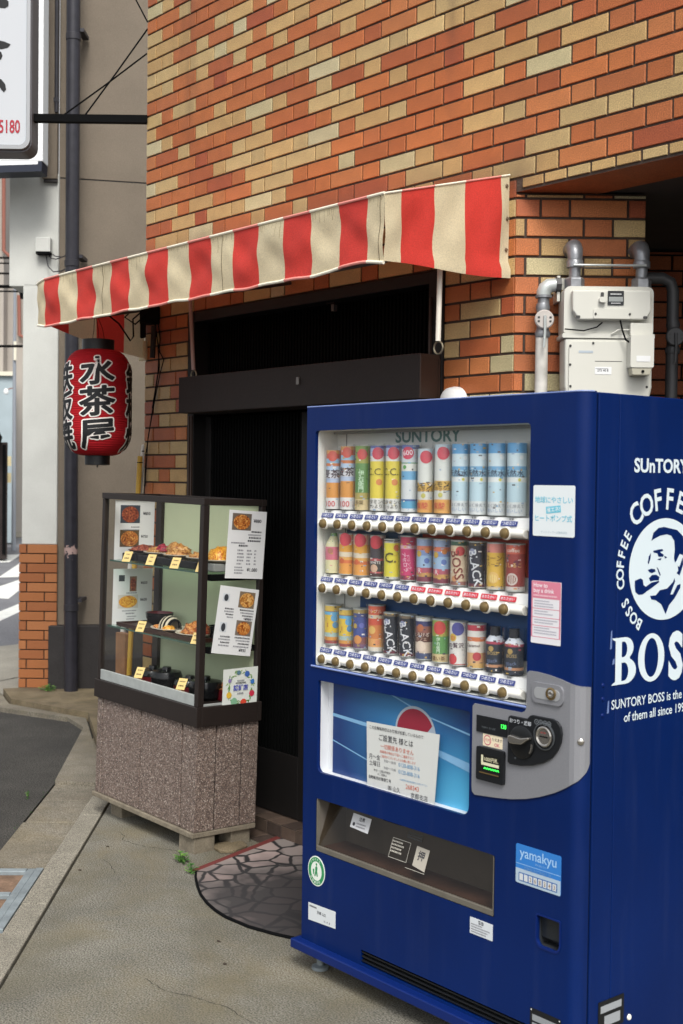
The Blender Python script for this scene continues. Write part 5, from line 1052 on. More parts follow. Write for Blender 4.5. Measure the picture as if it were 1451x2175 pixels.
# silver control panel following the rounded edge of the door
SP = [(.964, 1.086), (.972, 1.093), (1.0, 1.0935), (1.042, 1.090), (1.08, 1.084), (1.114, 1.0765), (1.138, 1.072), (1.1634, 1.0695), (1.1634, .872), (1.154, .851), (1.135, .829), (1.104, .806), (1.065, .785), (1.016, .765), (.968, .750), (.917, .739), (.866, .732), (.815, .727), (.778, .7235), (.768, .731), (.766, .745), (.766, .970), (.773, .9775), (.944, .9775), (.958, .9825), (.964, .992)]
def wrapx(x, off):
    if x <= XR: return (x, -off)
    a = (x-XR)/RAD; return (XR+(RAD+off)*sin(a), RAD-(RAD+off)*cos(a))
g = slice2d(flatgeo([SP]), .012)
b = MB(); b.geo2d(g, lambda x, z: (*wrapx(x, .005), z), M_SILV)
for p, q in zip(SP, SP[1:]+SP[:1]):
    n = 6
    for k in range(n):
        x0, z0 = p[0]+(q[0]-p[0])*k/n, p[1]+(q[1]-p[1])*k/n; x1, z1 = p[0]+(q[0]-p[0])*(k+1)/n, p[1]+(q[1]-p[1])*(k+1)/n
        b.quad([(*wrapx(x0, .005), z0), (*wrapx(x1, .005), z1), (*wrapx(x1, -.001), z1), (*wrapx(x0, -.001), z0)], M_SILV)
sp_ = b.build('control_panel', vm)
lk = vsolid('lock_plate', [rrect(.987, 1.094, 1.014, 1.068, [.018, .018, .010, .018], 6)], -.011, -.0052, M_SILV, bev=.003, seg=3)
vsolid('lock_recess', [rrect(.997, 1.084, 1.026, 1.056, .013, 6)], -.0125, -.0112, mat('silver_light', '#aeb0b2', .4, .4), lk, bev=.001)
b = MB(); b.lathe([(.0165, 0), (.0165, -.003), (.0125, -.004), (.0115, .001)], mat('brass_ring', '#8f7a55', .3, .8), (1.056, -.0126, 1.044), 22, 'y'); b.lathe([(.0115, 0), (.0105, -.003), (.006, -.0045), (0, -.002)], M_CHROME, (1.056, -.0126, 1.044), 20, 'y'); b.build('lock', lk, smooth=True)
M_GRN = mat('green_digits', '#35e04a', .4, emit=1.6)
ds = vsolid('price_display', [rrect(.785, .899, .9025, .9485, .002)], -.0085, -.0052, M_PANEL, bev=.001)
b = MB(); b.geo2d(text('130', .016, .02, .9, 'RIGHT'), XZ(-.0088, .897, .925), M_GRN); b.build('digits', ds)
b = MB(); b.geo2d(text('釣銭切れ  投入金額', .006, 0, 1, 'LEFT'), XZ(-.0088, .806, .916), flat('#5b6164')); b.build('lettering', ds)
ys = vsolid('coin_sticker', [rrect(.8085, .881, .867, .9005, .001)], -.0064, -.0052, flat('#e6d9bb'))
b = MB(); b.geo2d(text('使えます', .0095, .01), XZ(-.0068, .862, .886), flat('#4a3440')); b.geo2d(text('OK', .013, .02), XZ(-.0068, .862, .871), flat('#c45a72'))
b.geo2d(flatgeo([ell(.826, .884, .014, .014), ell(.826, .884, .0115, .0115)[::-1]]), XZ(-.0068), flat('#c45a72')); b.geo2d(text('千円', .010, .01), XZ(-.0068, .826, .880), flat('#c45a72')); b.build('lettering', ys)
bl = vsolid('banknote_slot', [rrect(.791, .8935, .772, .864, .006)], -.014, -.0052, M_PANEL, bev=.003)
vbox('slot_recess', .806, .881, -.0150, -.0141, .790, .846, mat('slot_dark', '#0b0c0c', .5), bl); vbox('brass_line', .806, .878, -.0168, -.0152, .793, .796, mat('brass_dim', '#7a6440', .4, .5), bl)
vbox('paper_mark', .812, .819, -.0158, -.0151, .816, .843, flat('#d8d4b4'), bl); vbox('paper_mark', .8191, .878, -.0158, -.0151, .816, .824, flat('#d8d4b4'), bl)
b = MB(); b.geo2d(text('1000円札', .0135, .02), XZ(-.0162, .850, .829), flat('#cfc9a8')); b.build('lettering', bl)
b = MB()
for k in range(6): b.geo2d(flatgeo([[(-.0035, 0), (.001, .003), (.001, .0065), (-.0035, .0035)]]), XZ(-.0162, .826+k*.0095, .805), M_GRN); b.geo2d(flatgeo([[(-.0035, .0065), (.001, .0035), (.001, 0), (-.0035, .003)]]), XZ(-.0162, .8305+k*.0095, .805), M_GRN)
tag(b.build('green_arrows', bl), kind='stuff')
CP = [(.906, .9605), (.912, .966), (.966, .966), (.974, .9665), (.984, .9765), (.992, .979), (1.060, .979), (1.076, .975), (1.089, .962), (1.093, .944), (1.090, .922), (1.080, .900), (1.060, .876), (1.030, .858), (.995, .845), (.955, .837), (.914, .8345), (.906, .840)]
cpn = vsolid('coin_panel', [CP], -.013, -.0052, M_PANEL, bev=.003, seg=2)
b = MB(); b.geo2d(text('おつり・返却', .0130, .02), XZ(-.0134, .951, .949), flat('#b9bdc2'))
for k in range(4): b.geo2d(flatgeo([ell(1.008+k*.0145, .964, .0068, .0068, 18), ell(1.008+k*.0145, .964, .0056, .0056, 18)[::-1]]), XZ(-.0134), flat('#8d9398')); b.geo2d(text(('10', '50', '100', '500')[k], .0062, .01, .85), XZ(-.0134, 1.008+k*.0145, .962), flat('#8d9398'))
b.geo2d(flatgeo([[(-.004, 0), (.004, 0), (0, -.006)]]), XZ(-.0134, .935, .857), flat('#4d5256')); b.build('lettering', cpn)
b = MB(); b.lathe([(.044, 0), (.044, -.004), (.040, -.006), (0, -.006)], mat('knob_black', '#101214', .3), (.960, -.013, .902), 36, 'y'); kb = b.build('return_knob', cpn, smooth=True)
b = MB(); b.prism([(-.037, -.004), (-.040, .006), (-.033, .013), (-.015, .011), (.005, .009), (.034, .016), (.036, .012), (.010, -.006), (-.015, -.009), (-.030, -.009)], (.963, -.020, .906), (1, 0, 0), (0, 0, 1), (0, -.014, 0), M_CHROME); b.build('lever', cpn, bevel=.002)
b = MB(); b.prism([(.040*cos(R(a)), .040*sin(R(a))) for a in range(-35, 6, 8)]+[(.036*cos(R(a)), .036*sin(R(a))) for a in range(5, -36, -8)], (.962, -.0195, .900), (1, 0, 0), (0, 0, 1), (0, -.004, 0), M_CHROME); b.build('knob_edge', cpn)
b = MB(); b.lathe([(.036, 0), (.036, -.003), (.033, -.004), (.0325, 0)], mat('ring_grey', '#55595c', .3, .5), (1.036, -.0131, .929), 30, 'y'); cs = b.build('coin_ring', cpn, smooth=True)
b = MB(); b.lathe([(.027, 0), (.027, -.004), (.024, -.006), (.020, -.003), (0, -.0025)], M_CHROME, (1.036, -.0131, .929), 28, 'y'); b.build('coin_plate', cpn, smooth=True)
vbox('coin_slot', 1.022, 1.050, -.0166, -.0158, .927, .930, M_BLACK, cpn)
b = MB(); b.geo2d(text('100 500', .006, .01), XZ(-.0160, 1.034, .937), flat('#a03030')); b.build('lettering', cpn)
px, py = wrapx(XR+.029, .005); b = MB(); b.lathe([(0, -.006), (.005, -.0055), (.0085, -.003), (.0095, 0)], M_CHROME, (0, 0, 0), 16, 'y'); o = b.build('bolt', vm, smooth=True); o.location = (px, py, .930); o.rotation_euler = (0, 0, R(40))
# stickers
def sticker(name, r, rad, c, y=-.0012, lab=None):
    o = vsolid(name, [rrect(*r, rad)], y, -.0001, flat(c) if isinstance(c, str) else c)
    if lab: o['label'] = lab
    return o
es = sticker('notice_sticker', (.974, 1.115, 1.4525, 1.586), .005, '#dfe6e8', lab='white sticker with pale blue lettering about the heat pump')
C1 = flat('#6fc3d8'); b = MB(); b.geo2d(text('地球にやさしい', .0185, .012), XZ(-.0017, 1.0445, 1.541), C1); b.geo2d(text('ヒートポンプ式', .0185, .012), XZ(-.0017, 1.0445, 1.493), C1); b.geo2d(text('サントリーフーズ株式会社', .0075, 0), XZ(-.0017, 1.047, 1.461), flat('#a9bcc4'))
fnr = XZ(-.0016, 1.044, 1.523, R(6)); b.geo2d(flatgeo([rrect(-.025, .025, -.009, .009, .001)]), fnr, C1); b.geo2d(text('省エネ!', .0135, .015), XZ(-.0021, 1.0445, 1.5182, R(6)), flat('#e8f2f4')); b.build('lettering', es)
hw = sticker('how_to_sticker', (.973, 1.0745, 1.169, 1.334), .003, '#e0dfe2', lab='pink and white sticker on how to buy a drink')
b = MB(); PK = flat('#d47f93'); b.geo2d(flatgeo([rrect(.9735, 1.074, 1.290, 1.3335, [.0005, .003, .003, .0005])]), XZ(-.0016), PK)
for z in (1.290, 1.262, 1.239, 1.217, 1.187): b.geo2d(flatgeo([rrect(.9735, 1.074, z-.0016, z, .0003)]), XZ(-.0016), PK)
for x0, x1 in ((.9735, .978), (1.0695, 1.074)): b.geo2d(flatgeo([rrect(x0, x1, 1.1872, 1.2882, .0005)]), XZ(-.0016), PK)
b.geo2d(text('How to', .0155, .02, 1, 'LEFT'), XZ(-.0022, .981, 1.318), flat('#f0e4e8')); b.geo2d(text('buy a drink', .0155, .02, 1, 'LEFT'), XZ(-.0022, .981, 1.304), flat('#f0e4e8')); lines(b, XZ(-.0022), .981, 1.068, 1.2935, .005, flat('#e9c3cc'), rp_, 'L')
for z in (1.280, 1.273, 1.266, 1.253, 1.246, 1.230, 1.223, 1.209, 1.202, 1.195): lines(b, XZ(-.0018), .984, 1.066, z, .0035, flat('#a9a7b4'), rp_, 'L')
b.build('lettering', hw)
yk = sticker('operator_sticker', (.932, 1.089, .5185, .6235), .005, '#2f78c4', lab='blue and pale sticker with the operator name and machine number')
b = MB(); b.geo2d(flatgeo([rrect(.9325, 1.0885, .519, .5585, [.005, 0, 0, .005])]), XZ(-.0016), flat('#a9bccb')); b.geo2d(flatgeo([rrect(.9325, 1.0885, .5705, .5722, .0002)]), XZ(-.0016), flat('#8fb9e0'))
b.geo2d(flatgeo([rrect(.9435, 1.078, .5255, .5485, .002)]), XZ(-.0020), flat('#2d5fa0'))
b.geo2d(text('yamakyu', .038, .008, .98), XZ(-.0017, 1.010, .590), flat('#9fc4e6')); b.geo2d(text('自動販売機管理番号', .0105, .01), XZ(-.0022, 1.010, .559), flat('#5d8fc6')); b.geo2d(text('株式会社 山久', .006, 0), XZ(-.0022, 1.02, .579), flat('#8fb9e0'))
for k, ch in enumerate('  268343'):
    b.geo2d(flatgeo([rrect(.9465+k*.0165, .9595+k*.0165, .528, .546, .001)]), XZ(-.0024), flat('#c9ced0'))
    if ch != ' ': b.geo2d(text(ch, .016, .01, .85), XZ(-.0028, .953+k*.0165, .5315), flat('#8a6a4a'))
b.build('lettering', yk)
gs = vsolid('recycling_sticker', [ell(.0755, .3345, .0435, .0485, 40)], -.0012, -.0001, flat('#dfe6dc')); gs['label'] = 'round green and white recycling sticker'
b = MB(); GRN = flat('#2f8a54'); b.geo2d(flatgeo([ell(.0755, .3345, .040, .0448, 40), ell(.0755, .3345, .0275, .031, 40)[::-1]]), XZ(-.0016), GRN)
for tx, a0, st_ in (('リサイクル', 140, -20), ('空容器回収', 220, 20)):
    for k, ch in enumerate(tx):
        a = R(a0+st_*k); b.geo2d(text(ch, .0095, .01), XZ(-.0021, .0755+.0335*cos(a)-.0035*cos(a if st_ < 0 else a+pi), .3345+.0375*sin(a)-.0035*sin(a if st_ < 0 else a+pi), a-pi/2 if st_ < 0 else a+pi/2), flat('#dfe6dc'))
for p in ([(.070, .345), (.076, .352), (.082, .346), (.080, .335), (.084, .318), (.078, .318), (.0755, .330), (.072, .317), (.066, .318), (.071, .335)], ell(.0765, .3565, .0038, .0042, 12), [(.058, .338), (.066, .340), (.064, .322), (.060, .322)]): b.geo2d(flatgeo([p]), XZ(-.0021), GRN)
b.build('emblem', gs)
l1 = vsolid('name_sticker', [[(.0365, .1675), (.1735, .1745), (.1735, .2285), (.036, .2235)]], -.0012, -.0001, flat('#cfd4d6')); b = MB(); lines(b, XZ(-.0017), .043, .080, .2125, .006, M_TYPE, rp_, 'L')
b.geo2d(text('京都 山久', .011, .01), XZ(-.0017, .105, .199), M_TYPE); b.geo2d(text('16 . 4 . 8', .009, .01), XZ(-.0017, .132, .180), M_TYPE); b.build('lettering', l1)
l2 = sticker('warning_sticker', (.764, .8505, .332, .3775), .001, '#cdd2d6', lab='white warning sticker below the delivery flap'); b = MB(); b.geo2d(text('警告', .011, .02), XZ(-.0017, .807, .3655), M_TYPE)
for z in (.358, .351, .344, .337): lines(b, XZ(-.0017), .769, .846, z, .004, M_TYPEG, rp_, 'L')
b.build('lettering', l2)
np_ = sticker('rating_plate', (.991, 1.097, .128, .197), .002, M_PANEL, lab='black rating plate with grey fields at the foot of the door'); b = MB(); b.geo2d(flatgeo([rrect(.999, 1.090, .165, .182, .0005)]), XZ(-.0016), flat('#8d9194')); b.geo2d(flatgeo([rrect(.999, 1.090, .134, .160, .0005)]), XZ(-.0016), flat('#8d9194'))
for x in (.9955, 1.0925): b.geo2d(flatgeo([ell(x, .1925, .0022, .0022, 10)]), XZ(-.0018), flat('#cfd2d2'))
b.build('fields', np_)
# delivery opening with a smoked flap
fb = shell('delivery_box', FLPR, .0122, .125, mat('box_grey', '#69625a', .7, var=.2, vs=7))
vbox('inner_ledge', FLPR[0], FLPR[1], .03, .124, FLPR[2], FLPR[2]+.012, mat('ledge_rust', '#5b4238', .8, var=.4, vs=9), fb)
b = MB(); b.quad([(FLPR[0]+.002, .060, .567), (FLPR[1]-.002, .060, .567), (FLPR[1]-.002, .006, .418), (FLPR[0]+.002, .006, .418)], G_SMOKE); b.build('flap', vm)
vbox('flap_lip', FLPR[0]+.002, FLPR[1]-.002, .001, .012, .399, .417, mat('lip_grey', '#6f6a60', .5, .2, var=.2, vs=12), bev=.002)
vbox('flap_shade', FLPR[0]+.29, FLPR[0]+.37, .028, .034, .557, .5695, M_BLACK); vbox('flap_frame', FLPR[0]-.002, FLPR[0]+.004, .0, .012, .400, .569, mat('lip_grey', '#6f6a60', .5)); vbox('flap_frame', FLPR[1]-.004, FLPR[1]+.002, .0, .012, .400, .569, mat('lip_grey', '#6f6a60', .5))
def on_flap(x, w, l=0):                                  # w: distance down the flap from its top edge
    d = Vector((0, -.054, -.149)).normalized(); n = Vector((0, -.149, .054)).normalized(); p = Vector((x, .060, .567))+d*w+n*(.0015+l); return tuple(p)
fw_ = lambda x0, w0: (lambda x, z: on_flap(x0+x, w0-z, .0006))
fl1 = MB().quad([on_flap(.198, .028), on_flap(.286, .030), on_flap(.286, .076), on_flap(.198, .072)][::-1], flat('#cfd0d2')).build('flap_sticker', vm); b = MB(); b.geo2d(text('注意', .014, .02), fw_(.245, .046), M_TYPE); b.geo2d(flatgeo([ell(.213, -.060, .006, .006, 14)]), lambda x, w: on_flap(x, -w, .0006), M_TYPE); lines(b, lambda x, w: on_flap(x, -w, .0006), .225, .28, -.058, .005, M_TYPEG, rp_, 'L'); lines(b, lambda x, w: on_flap(x, -w, .0006), .225, .28, -.067, .005, M_TYPEG, rp_, 'L'); b.build('lettering', fl1)
fl2 = MB().quad([on_flap(.505, .062), on_flap(.560, .064), on_flap(.560, .128), on_flap(.505, .120)][::-1], flat('#a9a397')).build('flap_sticker', vm)
b = MB(); FG = flat('#aba79c')
for z in (.052, .062, .072, .082): lines(b, lambda x, w: on_flap(x, -w, .0004), .40, .47, -z-.02, .006, FG, rp_, 'L')
for q in ((.398, .478, .060, .0615), (.398, .478, .118, .1195), (.398, .3995, .0616, .1178), (.4765, .478, .0616, .1178), (.4785, .562, .132, .1335)): b.quad([on_flap(q[0], q[2], .0004), on_flap(q[1], q[2], .0004), on_flap(q[1], q[3], .0004), on_flap(q[0], q[3], .0004)], FG)
b.geo2d(text('押', .03, .02), fw_(.532, .098), M_TYPE); tag(b.build('flap_marks', vm), kind='stuff')
for z in (.03, .037, .044): b = MB(); b.quad([on_flap(.455, z, .0003), on_flap(.520, z, .0003), on_flap(.520, z+.004, .0003), on_flap(.455, z+.004, .0003)], M_MDARK); b.build('vent_line', vm)
# coin return cup
rc = shell('return_cup', RETR, .0122, .055, mat('cup_grey', '#33363a', .45)); vbox('return_flap', RETR[0]+.003, RETR[1]-.003, .018, .021, RETR[2]+.022, RETR[3]-.002, mat('flap_black', '#22262a', .3), rc); vsolid('cup_rim', [rrect(RETR[0]-.003, RETR[1]+.003, RETR[2]-.003, RETR[3]+.003, [.022, .005, .005, .022]), rrect(RETR[0]+.001, RETR[1]-.001, RETR[2]+.004, RETR[3]-.001, [.018, .003, .003, .018])[::-1]], -.002, .006, M_BLUE2, rc, bev=.001)
# side of the cabinet: lettering and emblem
SX = VW+.0006
def sidept(y, z): return (1.01348*y+.0340, z+.01348*(z-1.592))
_YZ = YZ
def YZ(x, y0=0, z0=0, rot=0):
    f = _YZ(x, y0, z0, rot)
    def g(a, b):
        p = f(a, b); return (p[0], *sidept(p[1], p[2]))
    return g
M_LET = mat('side_lettering', '#d3e0e6', .5)
def side(name, gfn, x=SX, m=M_LET): b = MB(); gfn(b, x); return b.build(name, vm)
def sidetext(s_, y0, z0, size, bold=.0, xs=1, al='LEFT', name='side_lettering'):
    b = MB(); b.geo2d(text(s_, size, bold, xs, al), YZ(SX, y0, z0), M_LET); return b.build(name, vm)
def serif(loops, y0, z0, wd, h): return flatgeo([[(y0+x*wd, z0+z*h) for x, z in lp] for lp in loops])
sidetext('SUnTORY', .166, 1.624, .0505, .030, 1.08)
sidetext('SUNTORY BOSS is the boss', .0885, 1.009, .0345, .010, .92); sidetext('of them all since 1992', .1415, .971, .0345, .010, .92)
# the large serif word, drawn as outlines
def arc(cx, cz, a, b_, t0, t1, n=14): return [(cx+a*cos(R(t0+(t1-t0)*k/n)), cz+b_*sin(R(t0+(t1-t0)*k/n))) for k in range(n+1)]
B_out = [(-.06, 0), (.0, .035), (.10, .07), (.10, .93), (0, .965), (-.06, 1.0)] + [(.45, 1.0)] + arc(.50, .765, .36, .235, 90, -55) + arc(.52, .275, .46, .275, 65, -90)
B_h1 = arc(.44, .745, .15, .165, -90, 90)+[(.36, .91), (.36, .58)]; B_h2 = arc(.46, .265, .19, .195, -90, 90)+[(.36, .46), (.36, .07)]
b = MB(); b.geo2d(serif([B_out, B_h1[::-1], B_h2[::-1]], .092, 1.071, .098, .122), YZ(SX), M_LET); b.build('side_letter', vm)
b = MB(); b.geo2d(flatgeo([ell(.2535, 1.131, .057, .0645, 36), ell(.2535, 1.131, .030, .052, 36)[::-1]]), YZ(SX), M_LET); b.build('side_letter', vm)
for y0 in (.362, .462):
    b = MB(); b.geo2d(text('S', .172, .042, .80), YZ(SX, y0, 1.069), M_LET); b.build('side_letter', vm)
em = MB(); em.geo2d(flatgeo([ell(.305, 1.365, .1535, .1365, 56)]), YZ(SX), M_LET); em = em.build('emblem_disc', vm); em['label'] = 'white round emblem of a moustached man with a pipe'
FACE = dict(hair=[(.244, 1.442), (.252, 1.463), (.274, 1.476), (.299, 1.478), (.331, 1.473), (.357, 1.469), (.385, 1.451), (.392, 1.420), (.386, 1.40), (.371, 1.404), (.356, 1.385), (.35, 1.380), (.345, 1.393), (.348, 1.417), (.345, 1.44), (.331, 1.454), (.312, 1.458), (.281, 1.455), (.256, 1.447)],
 brow=[(.252, 1.415), (.275, 1.418), (.293, 1.419), (.297, 1.414), (.282, 1.411), (.3, 1.403), (.295, 1.398), (.276, 1.399), (.271, 1.408), (.254, 1.411)], eye=[(.27, 1.392), (.29, 1.395), (.285, 1.389)], lash=[(.301, 1.401), (.315, 1.396), (.305, 1.393)], nose=[(.23, 1.384), (.234, 1.401), (.243, 1.41), (.241, 1.395), (.234, 1.38)],
 nostril=[(.23, 1.365), (.246, 1.368), (.261, 1.366), (.265, 1.36), (.249, 1.356), (.237, 1.359)], moustache=[(.236, 1.343), (.249, 1.351), (.268, 1.351), (.282, 1.344), (.279, 1.3355), (.259, 1.336), (.242, 1.334)],
 pipe=[(.176, 1.339), (.2, 1.344), (.21, 1.34), (.213, 1.326), (.223, 1.321), (.247, 1.331), (.279, 1.334), (.282, 1.331), (.247, 1.316), (.224, 1.307), (.211, 1.301), (.193, 1.301), (.179, 1.309), (.176, 1.324)],
 collar=[(.242, 1.296), (.267, 1.296), (.285, 1.309), (.316, 1.312), (.342, 1.328), (.349, 1.339), (.352, 1.329), (.331, 1.295), (.343, 1.295), (.362, 1.319), (.377, 1.322), (.376, 1.311), (.351, 1.284), (.327, 1.267), (.312, 1.243), (.292, 1.271), (.267, 1.283), (.248, 1.286)], cheek=[(.269, 1.372), (.276, 1.367), (.287, 1.35), (.284, 1.347), (.277, 1.357)], ear=[(.362, 1.372), (.370, 1.368), (.385, 1.395), (.388, 1.375), (.372, 1.345), (.358, 1.352), (.366, 1.358)])
b = MB()
for k, p in FACE.items(): b.geo2d(flatgeo([p]), YZ(SX+.0006), M_BLUE)
tag(b.build('emblem_drawing', em), kind='stuff')
def ring(word, a0, a1, ra, rb, size, xs, bold):
    n = len(word)
    for k, ch in enumerate(word):
        if ch == ' ': continue
        a = R(a0+(a1-a0)*k/(n-1)); y, z = .305+ra*cos(a), 1.365+rb*sin(a); t_ = atan2(rb*cos(a), -ra*sin(a))+pi
        b = MB(); b.geo2d(text(ch, size, bold, xs), YZ(SX, y, z, t_), M_LET); b.build('ring_letter', vm)
ring('COFFEE', 128.5, 56, .181, .161, .080, .92, .022); ring('BOSS COFFEE', 235, 147.6, .1765, .157, .042, .92, .024)
for z in (1.076, 1.040, .997): b = MB(); b.lathe([(0, .0035), (.004, .003), (.0055, 0)], M_BLUE2, (VW-.0005, .0885, z-.007), 10, 'x'); b.build('rivet', vm, smooth=True)
for y0, z0, y1, z1 in ((.078, 1.165, .086, 1.215), (.088, 1.125, .098, 1.142), (.070, 1.0, .078, 1.035)): b = MB(); b.quad([(SX+.0004, *sidept(*p)) for p in ((y0, z0), (y1, z0+.002), (y1, z1), (y0+.003, z1-.004))], mat('scuff', '#6b7fae', .6)); b.build('scuff', vm)
b = MB(); b.box(VW-.0004, VW+.0015, .091, .197, .156, .234, M_PANEL); rp2 = b.build('rating_plate', vm); b = MB()
for q in ((.099, .186, .203, .222), (.115, .181, .166, .193)): b.quad([(VW+.002, q[0], q[2]), (VW+.002, q[1], q[2]), (VW+.002, q[1], q[3]), (VW+.002, q[0], q[3])], flat('#9a9ea2'))
b.build('fields', rp2)
b = MB(); b.lathe([(0, .003), (.007, .0028), (.0085, 0)], M_RAIL, (VW-.0003, .2225, .162), 14, 'x'); b.build('cap', vm, smooth=True)
# paper notice taped inside the poster window
npx = thing('paper_notice', 'white paper notice with black and red print taped inside the poster window', 'notice', VO)
b = MB(); b.quad([(.301, .0145, .650), (.598, .0145, .650), (.616, .0155, .862), (.294, .0155, .851)], mat('notice_paper', '#d2d4d0', .6)); b.quad([(.301, .0160, .650), (.598, .0160, .650), (.616, .0165, .862), (.294, .0165, .851)], mat('notice_paper', '#d2d4d0', .6)); b.build('page', npx)
RD, BLT = flat('#c96a55'), flat('#6f9cc0'); b = MB(); FN = lambda x, z: XZ(.0138, x, z, R(1.5))
for s_, x, z, sz, m, bo in (('この自動販売機はお客様が設置しているもので', .43, .836, .0115, M_TYPE, .006), ('ご設置先 様とは', .43, .806, .0215, M_TYPE, .004), ('一切関係ありません', .435, .782, .0165, RD, .004), ('故障等の場合は下記へご連絡下さい', .435, .768, .0095, RD, .004), ('ご意見がございましたらお願い致します', .44, .755, .0088, RD, .004), ('月～金', .335, .742, .0175, M_TYPE, 0), ('9:00～18:00', .405, .741, .011, M_TYPEG, .004), ('0120-808-316', .490, .740, .0165, BLT, .006), ('土曜日', .335, .722, .0175, M_TYPE, 0), ('9:00～15:00', .405, .720, .011, M_TYPEG, .004), ('0120-808-316', .490, .719, .0165, BLT, .006), ('休日・土曜日時間外', .37, .706, .0085, M_TYPE, 0), ('のご連絡は', .37, .696, .0085, M_TYPE, 0), ('※自動販売機の管理番号をお知らせ下さい', .51, .700, .0065, BLT, 0), ('自動販売機管理番号', .36, .681, .0115, M_TYPE, .01), ('268343', .505, .679, .0195, RD, .004), ('㈱ 山久', .425, .660, .017, M_TYPE, .002), ('京都支店', .535, .657, .0185, M_TYPE, .002)):
    b.geo2d(text(s_, sz, bo), FN(x, z), m)
b.build('lettering', npx)
# ================================================================== SAMPLE DRINKS
DR = .0315
def dmat(c): return flat(pale(c, .16), .3)
G_TUBE = glass('clear_tube', (.985, .99, .99, 1), .9, .06)
tube_me = {}
def drink(i, r, lab, bands, h, discs=(), texts=(), wr=.86, cap=None, dz=0, prof=None, group=None, cat='drink', tilt=0):
    R0 = DR*wr; z0 = SHZ[r]+.0005; H = h
    o = thing('sample_drink', lab, cat, (VO[0]+BU[i]-.0005, VO[1]+.0575, z0+dz), R(26), group)
    rad = (lambda f: R0) if prof is None else (lambda f: R0*prof(f))
    b = MB()
    for f0, f1, c in bands:
        n = max(1, int((f1-f0)*16)) if prof else 1; b.lathe([(rad(f0+(f1-f0)*k/n), H*(f0+(f1-f0)*k/n)) for k in range(n+1)], dmat(c), (0, 0, 0), 22)
    b.lathe([(rad(bands[0][0]), H*bands[0][0]), (0, H*bands[0][0])], dmat(bands[0][2]), (0, 0, 0), 22); b.lathe([(rad(bands[-1][1]), H*bands[-1][1]), (0, H*bands[-1][1])], dmat(bands[-1][2]), (0, 0, 0), 22)
    b.build('body', o, smooth=True)
    pr_ = random.Random(i*31+r*7); pb_ = MB()
    for _ in range(16):
        f0, f1, c = pr_.choice(bands); fz = pr_.uniform(f0, f1); a = pr_.uniform(-1.0, .8); w = pr_.uniform(.002, .010)/R0; hh = pr_.uniform(.0015, .005); rr = rad(fz)+.0004
        cc = pr_.choice(['#e6e2da', '#3c3a40', bands[pr_.randrange(len(bands))][2], '#c9a24a', '#8fa8c4'])
        pb_.quad([(rr*cos(a-pi/2), rr*sin(a-pi/2), H*fz), (rr*cos(a+w-pi/2), rr*sin(a+w-pi/2), H*fz), (rr*cos(a+w-pi/2), rr*sin(a+w-pi/2), min(H, H*fz+hh)), (rr*cos(a-pi/2), rr*sin(a-pi/2), min(H, H*fz+hh))], dmat(cc))
    tag(pb_.build('fine_print', o), kind='stuff')
    if r > 0 and prof is None:
        for zz in (0, H): rb = MB(); rb.lathe([(R0-.002, zz-.0008), (R0+.0004, zz-.0012), (R0+.0004, zz+.0022), (R0-.002, zz+.0026), (0, zz+.0012)], M_ALS, (0, 0, 0), 22); rb.build('rim', o, smooth=True)
    if (r, h) not in tube_me:
        tb = MB(); tb.lathe([(.0338, .0), (.0338, h*1.03)], G_TUBE, (0, 0, 0), 22); tube_me[(r, h)] = tb.build('clear_sleeve', o, smooth=True).data
    else: link('clear_sleeve', tube_me[(r, h)], o)
    def wrap(fx, fz, lift, rot=0):
        c, s = cos(rot), sin(rot)
        def fn(x, z):
            xx = fx*R0+x*c-z*s; zz = H*fz+x*s+z*c; rr = rad(min(1, max(0, zz/H)))+lift; a = xx/R0-pi/2; return (rr*cos(a), rr*sin(a), zz)
        return fn
    for fx, fz, rd, c in discs:
        b = MB(); b.geo2d(slice2d(flatgeo([ell(0, 0, rd*R0, rd*R0, 20)]), .006), wrap(fx, fz, .0007), dmat(c)); b.build('badge', o)
    for tx in texts:
        s_, fx, fz, sz, c = tx[:5]; rot = tx[5] if len(tx) > 5 else 0; bo = tx[6] if len(tx) > 6 else .012
        b = MB(); g = text(s_, sz, bo, 1, 'CENTER', 2); ys = [p[1] for p in g[0]]; mid = (min(ys)+max(ys))/2; g = [(x, y-mid) for x, y in g[0]], g[1]
        b.geo2d(slice2d(g, .006), wrap(fx, fz, .0014, R(rot)), dmat(c)); b.build('print', o)
    if cap:
        c, f0, f1, k = cap; b = MB(); b.lathe([(R0*k, H*f0), (R0*k, H*f1), (0, H*f1)], dmat(c), (0, 0, 0), 18); b.build('cap', o, smooth=True)
    return o
POS = ['first', 'second', 'third', 'fourth', 'fifth', 'sixth', 'seventh', 'eighth', 'ninth', 'tenth', 'eleventh', 'last']
H1, H2, H3 = .200, .128, .124
TEA = [(0, .19, '#dcdad8'), (.19, .45, '#d28a3a'), (.45, .52, '#a9b9d6'), (.52, .66, '#d3d5da'), (.66, .73, '#a9c0dc'), (.73, .78, '#c46b3a'), (.78, .86, '#86b3d2'), (.86, .94, '#c9523f'), (.94, 1, '#cf8f4c')]
GT = 'drink samples of the top row'
for i in (0, 1): drink(i, 0, ('amber barley tea sample, leftmost of the top row', 'amber barley tea sample, second from left in the top row')[i], TEA, H1-.012*(1-i), [(.15, .90, .62, '#c94b3c')], [('麦茶', -.05, .60, .030, '#3a2c33', 0, .01), ('100', -.1, .09, .026, '#c23a3f', 0, .005)], group='barley tea samples')
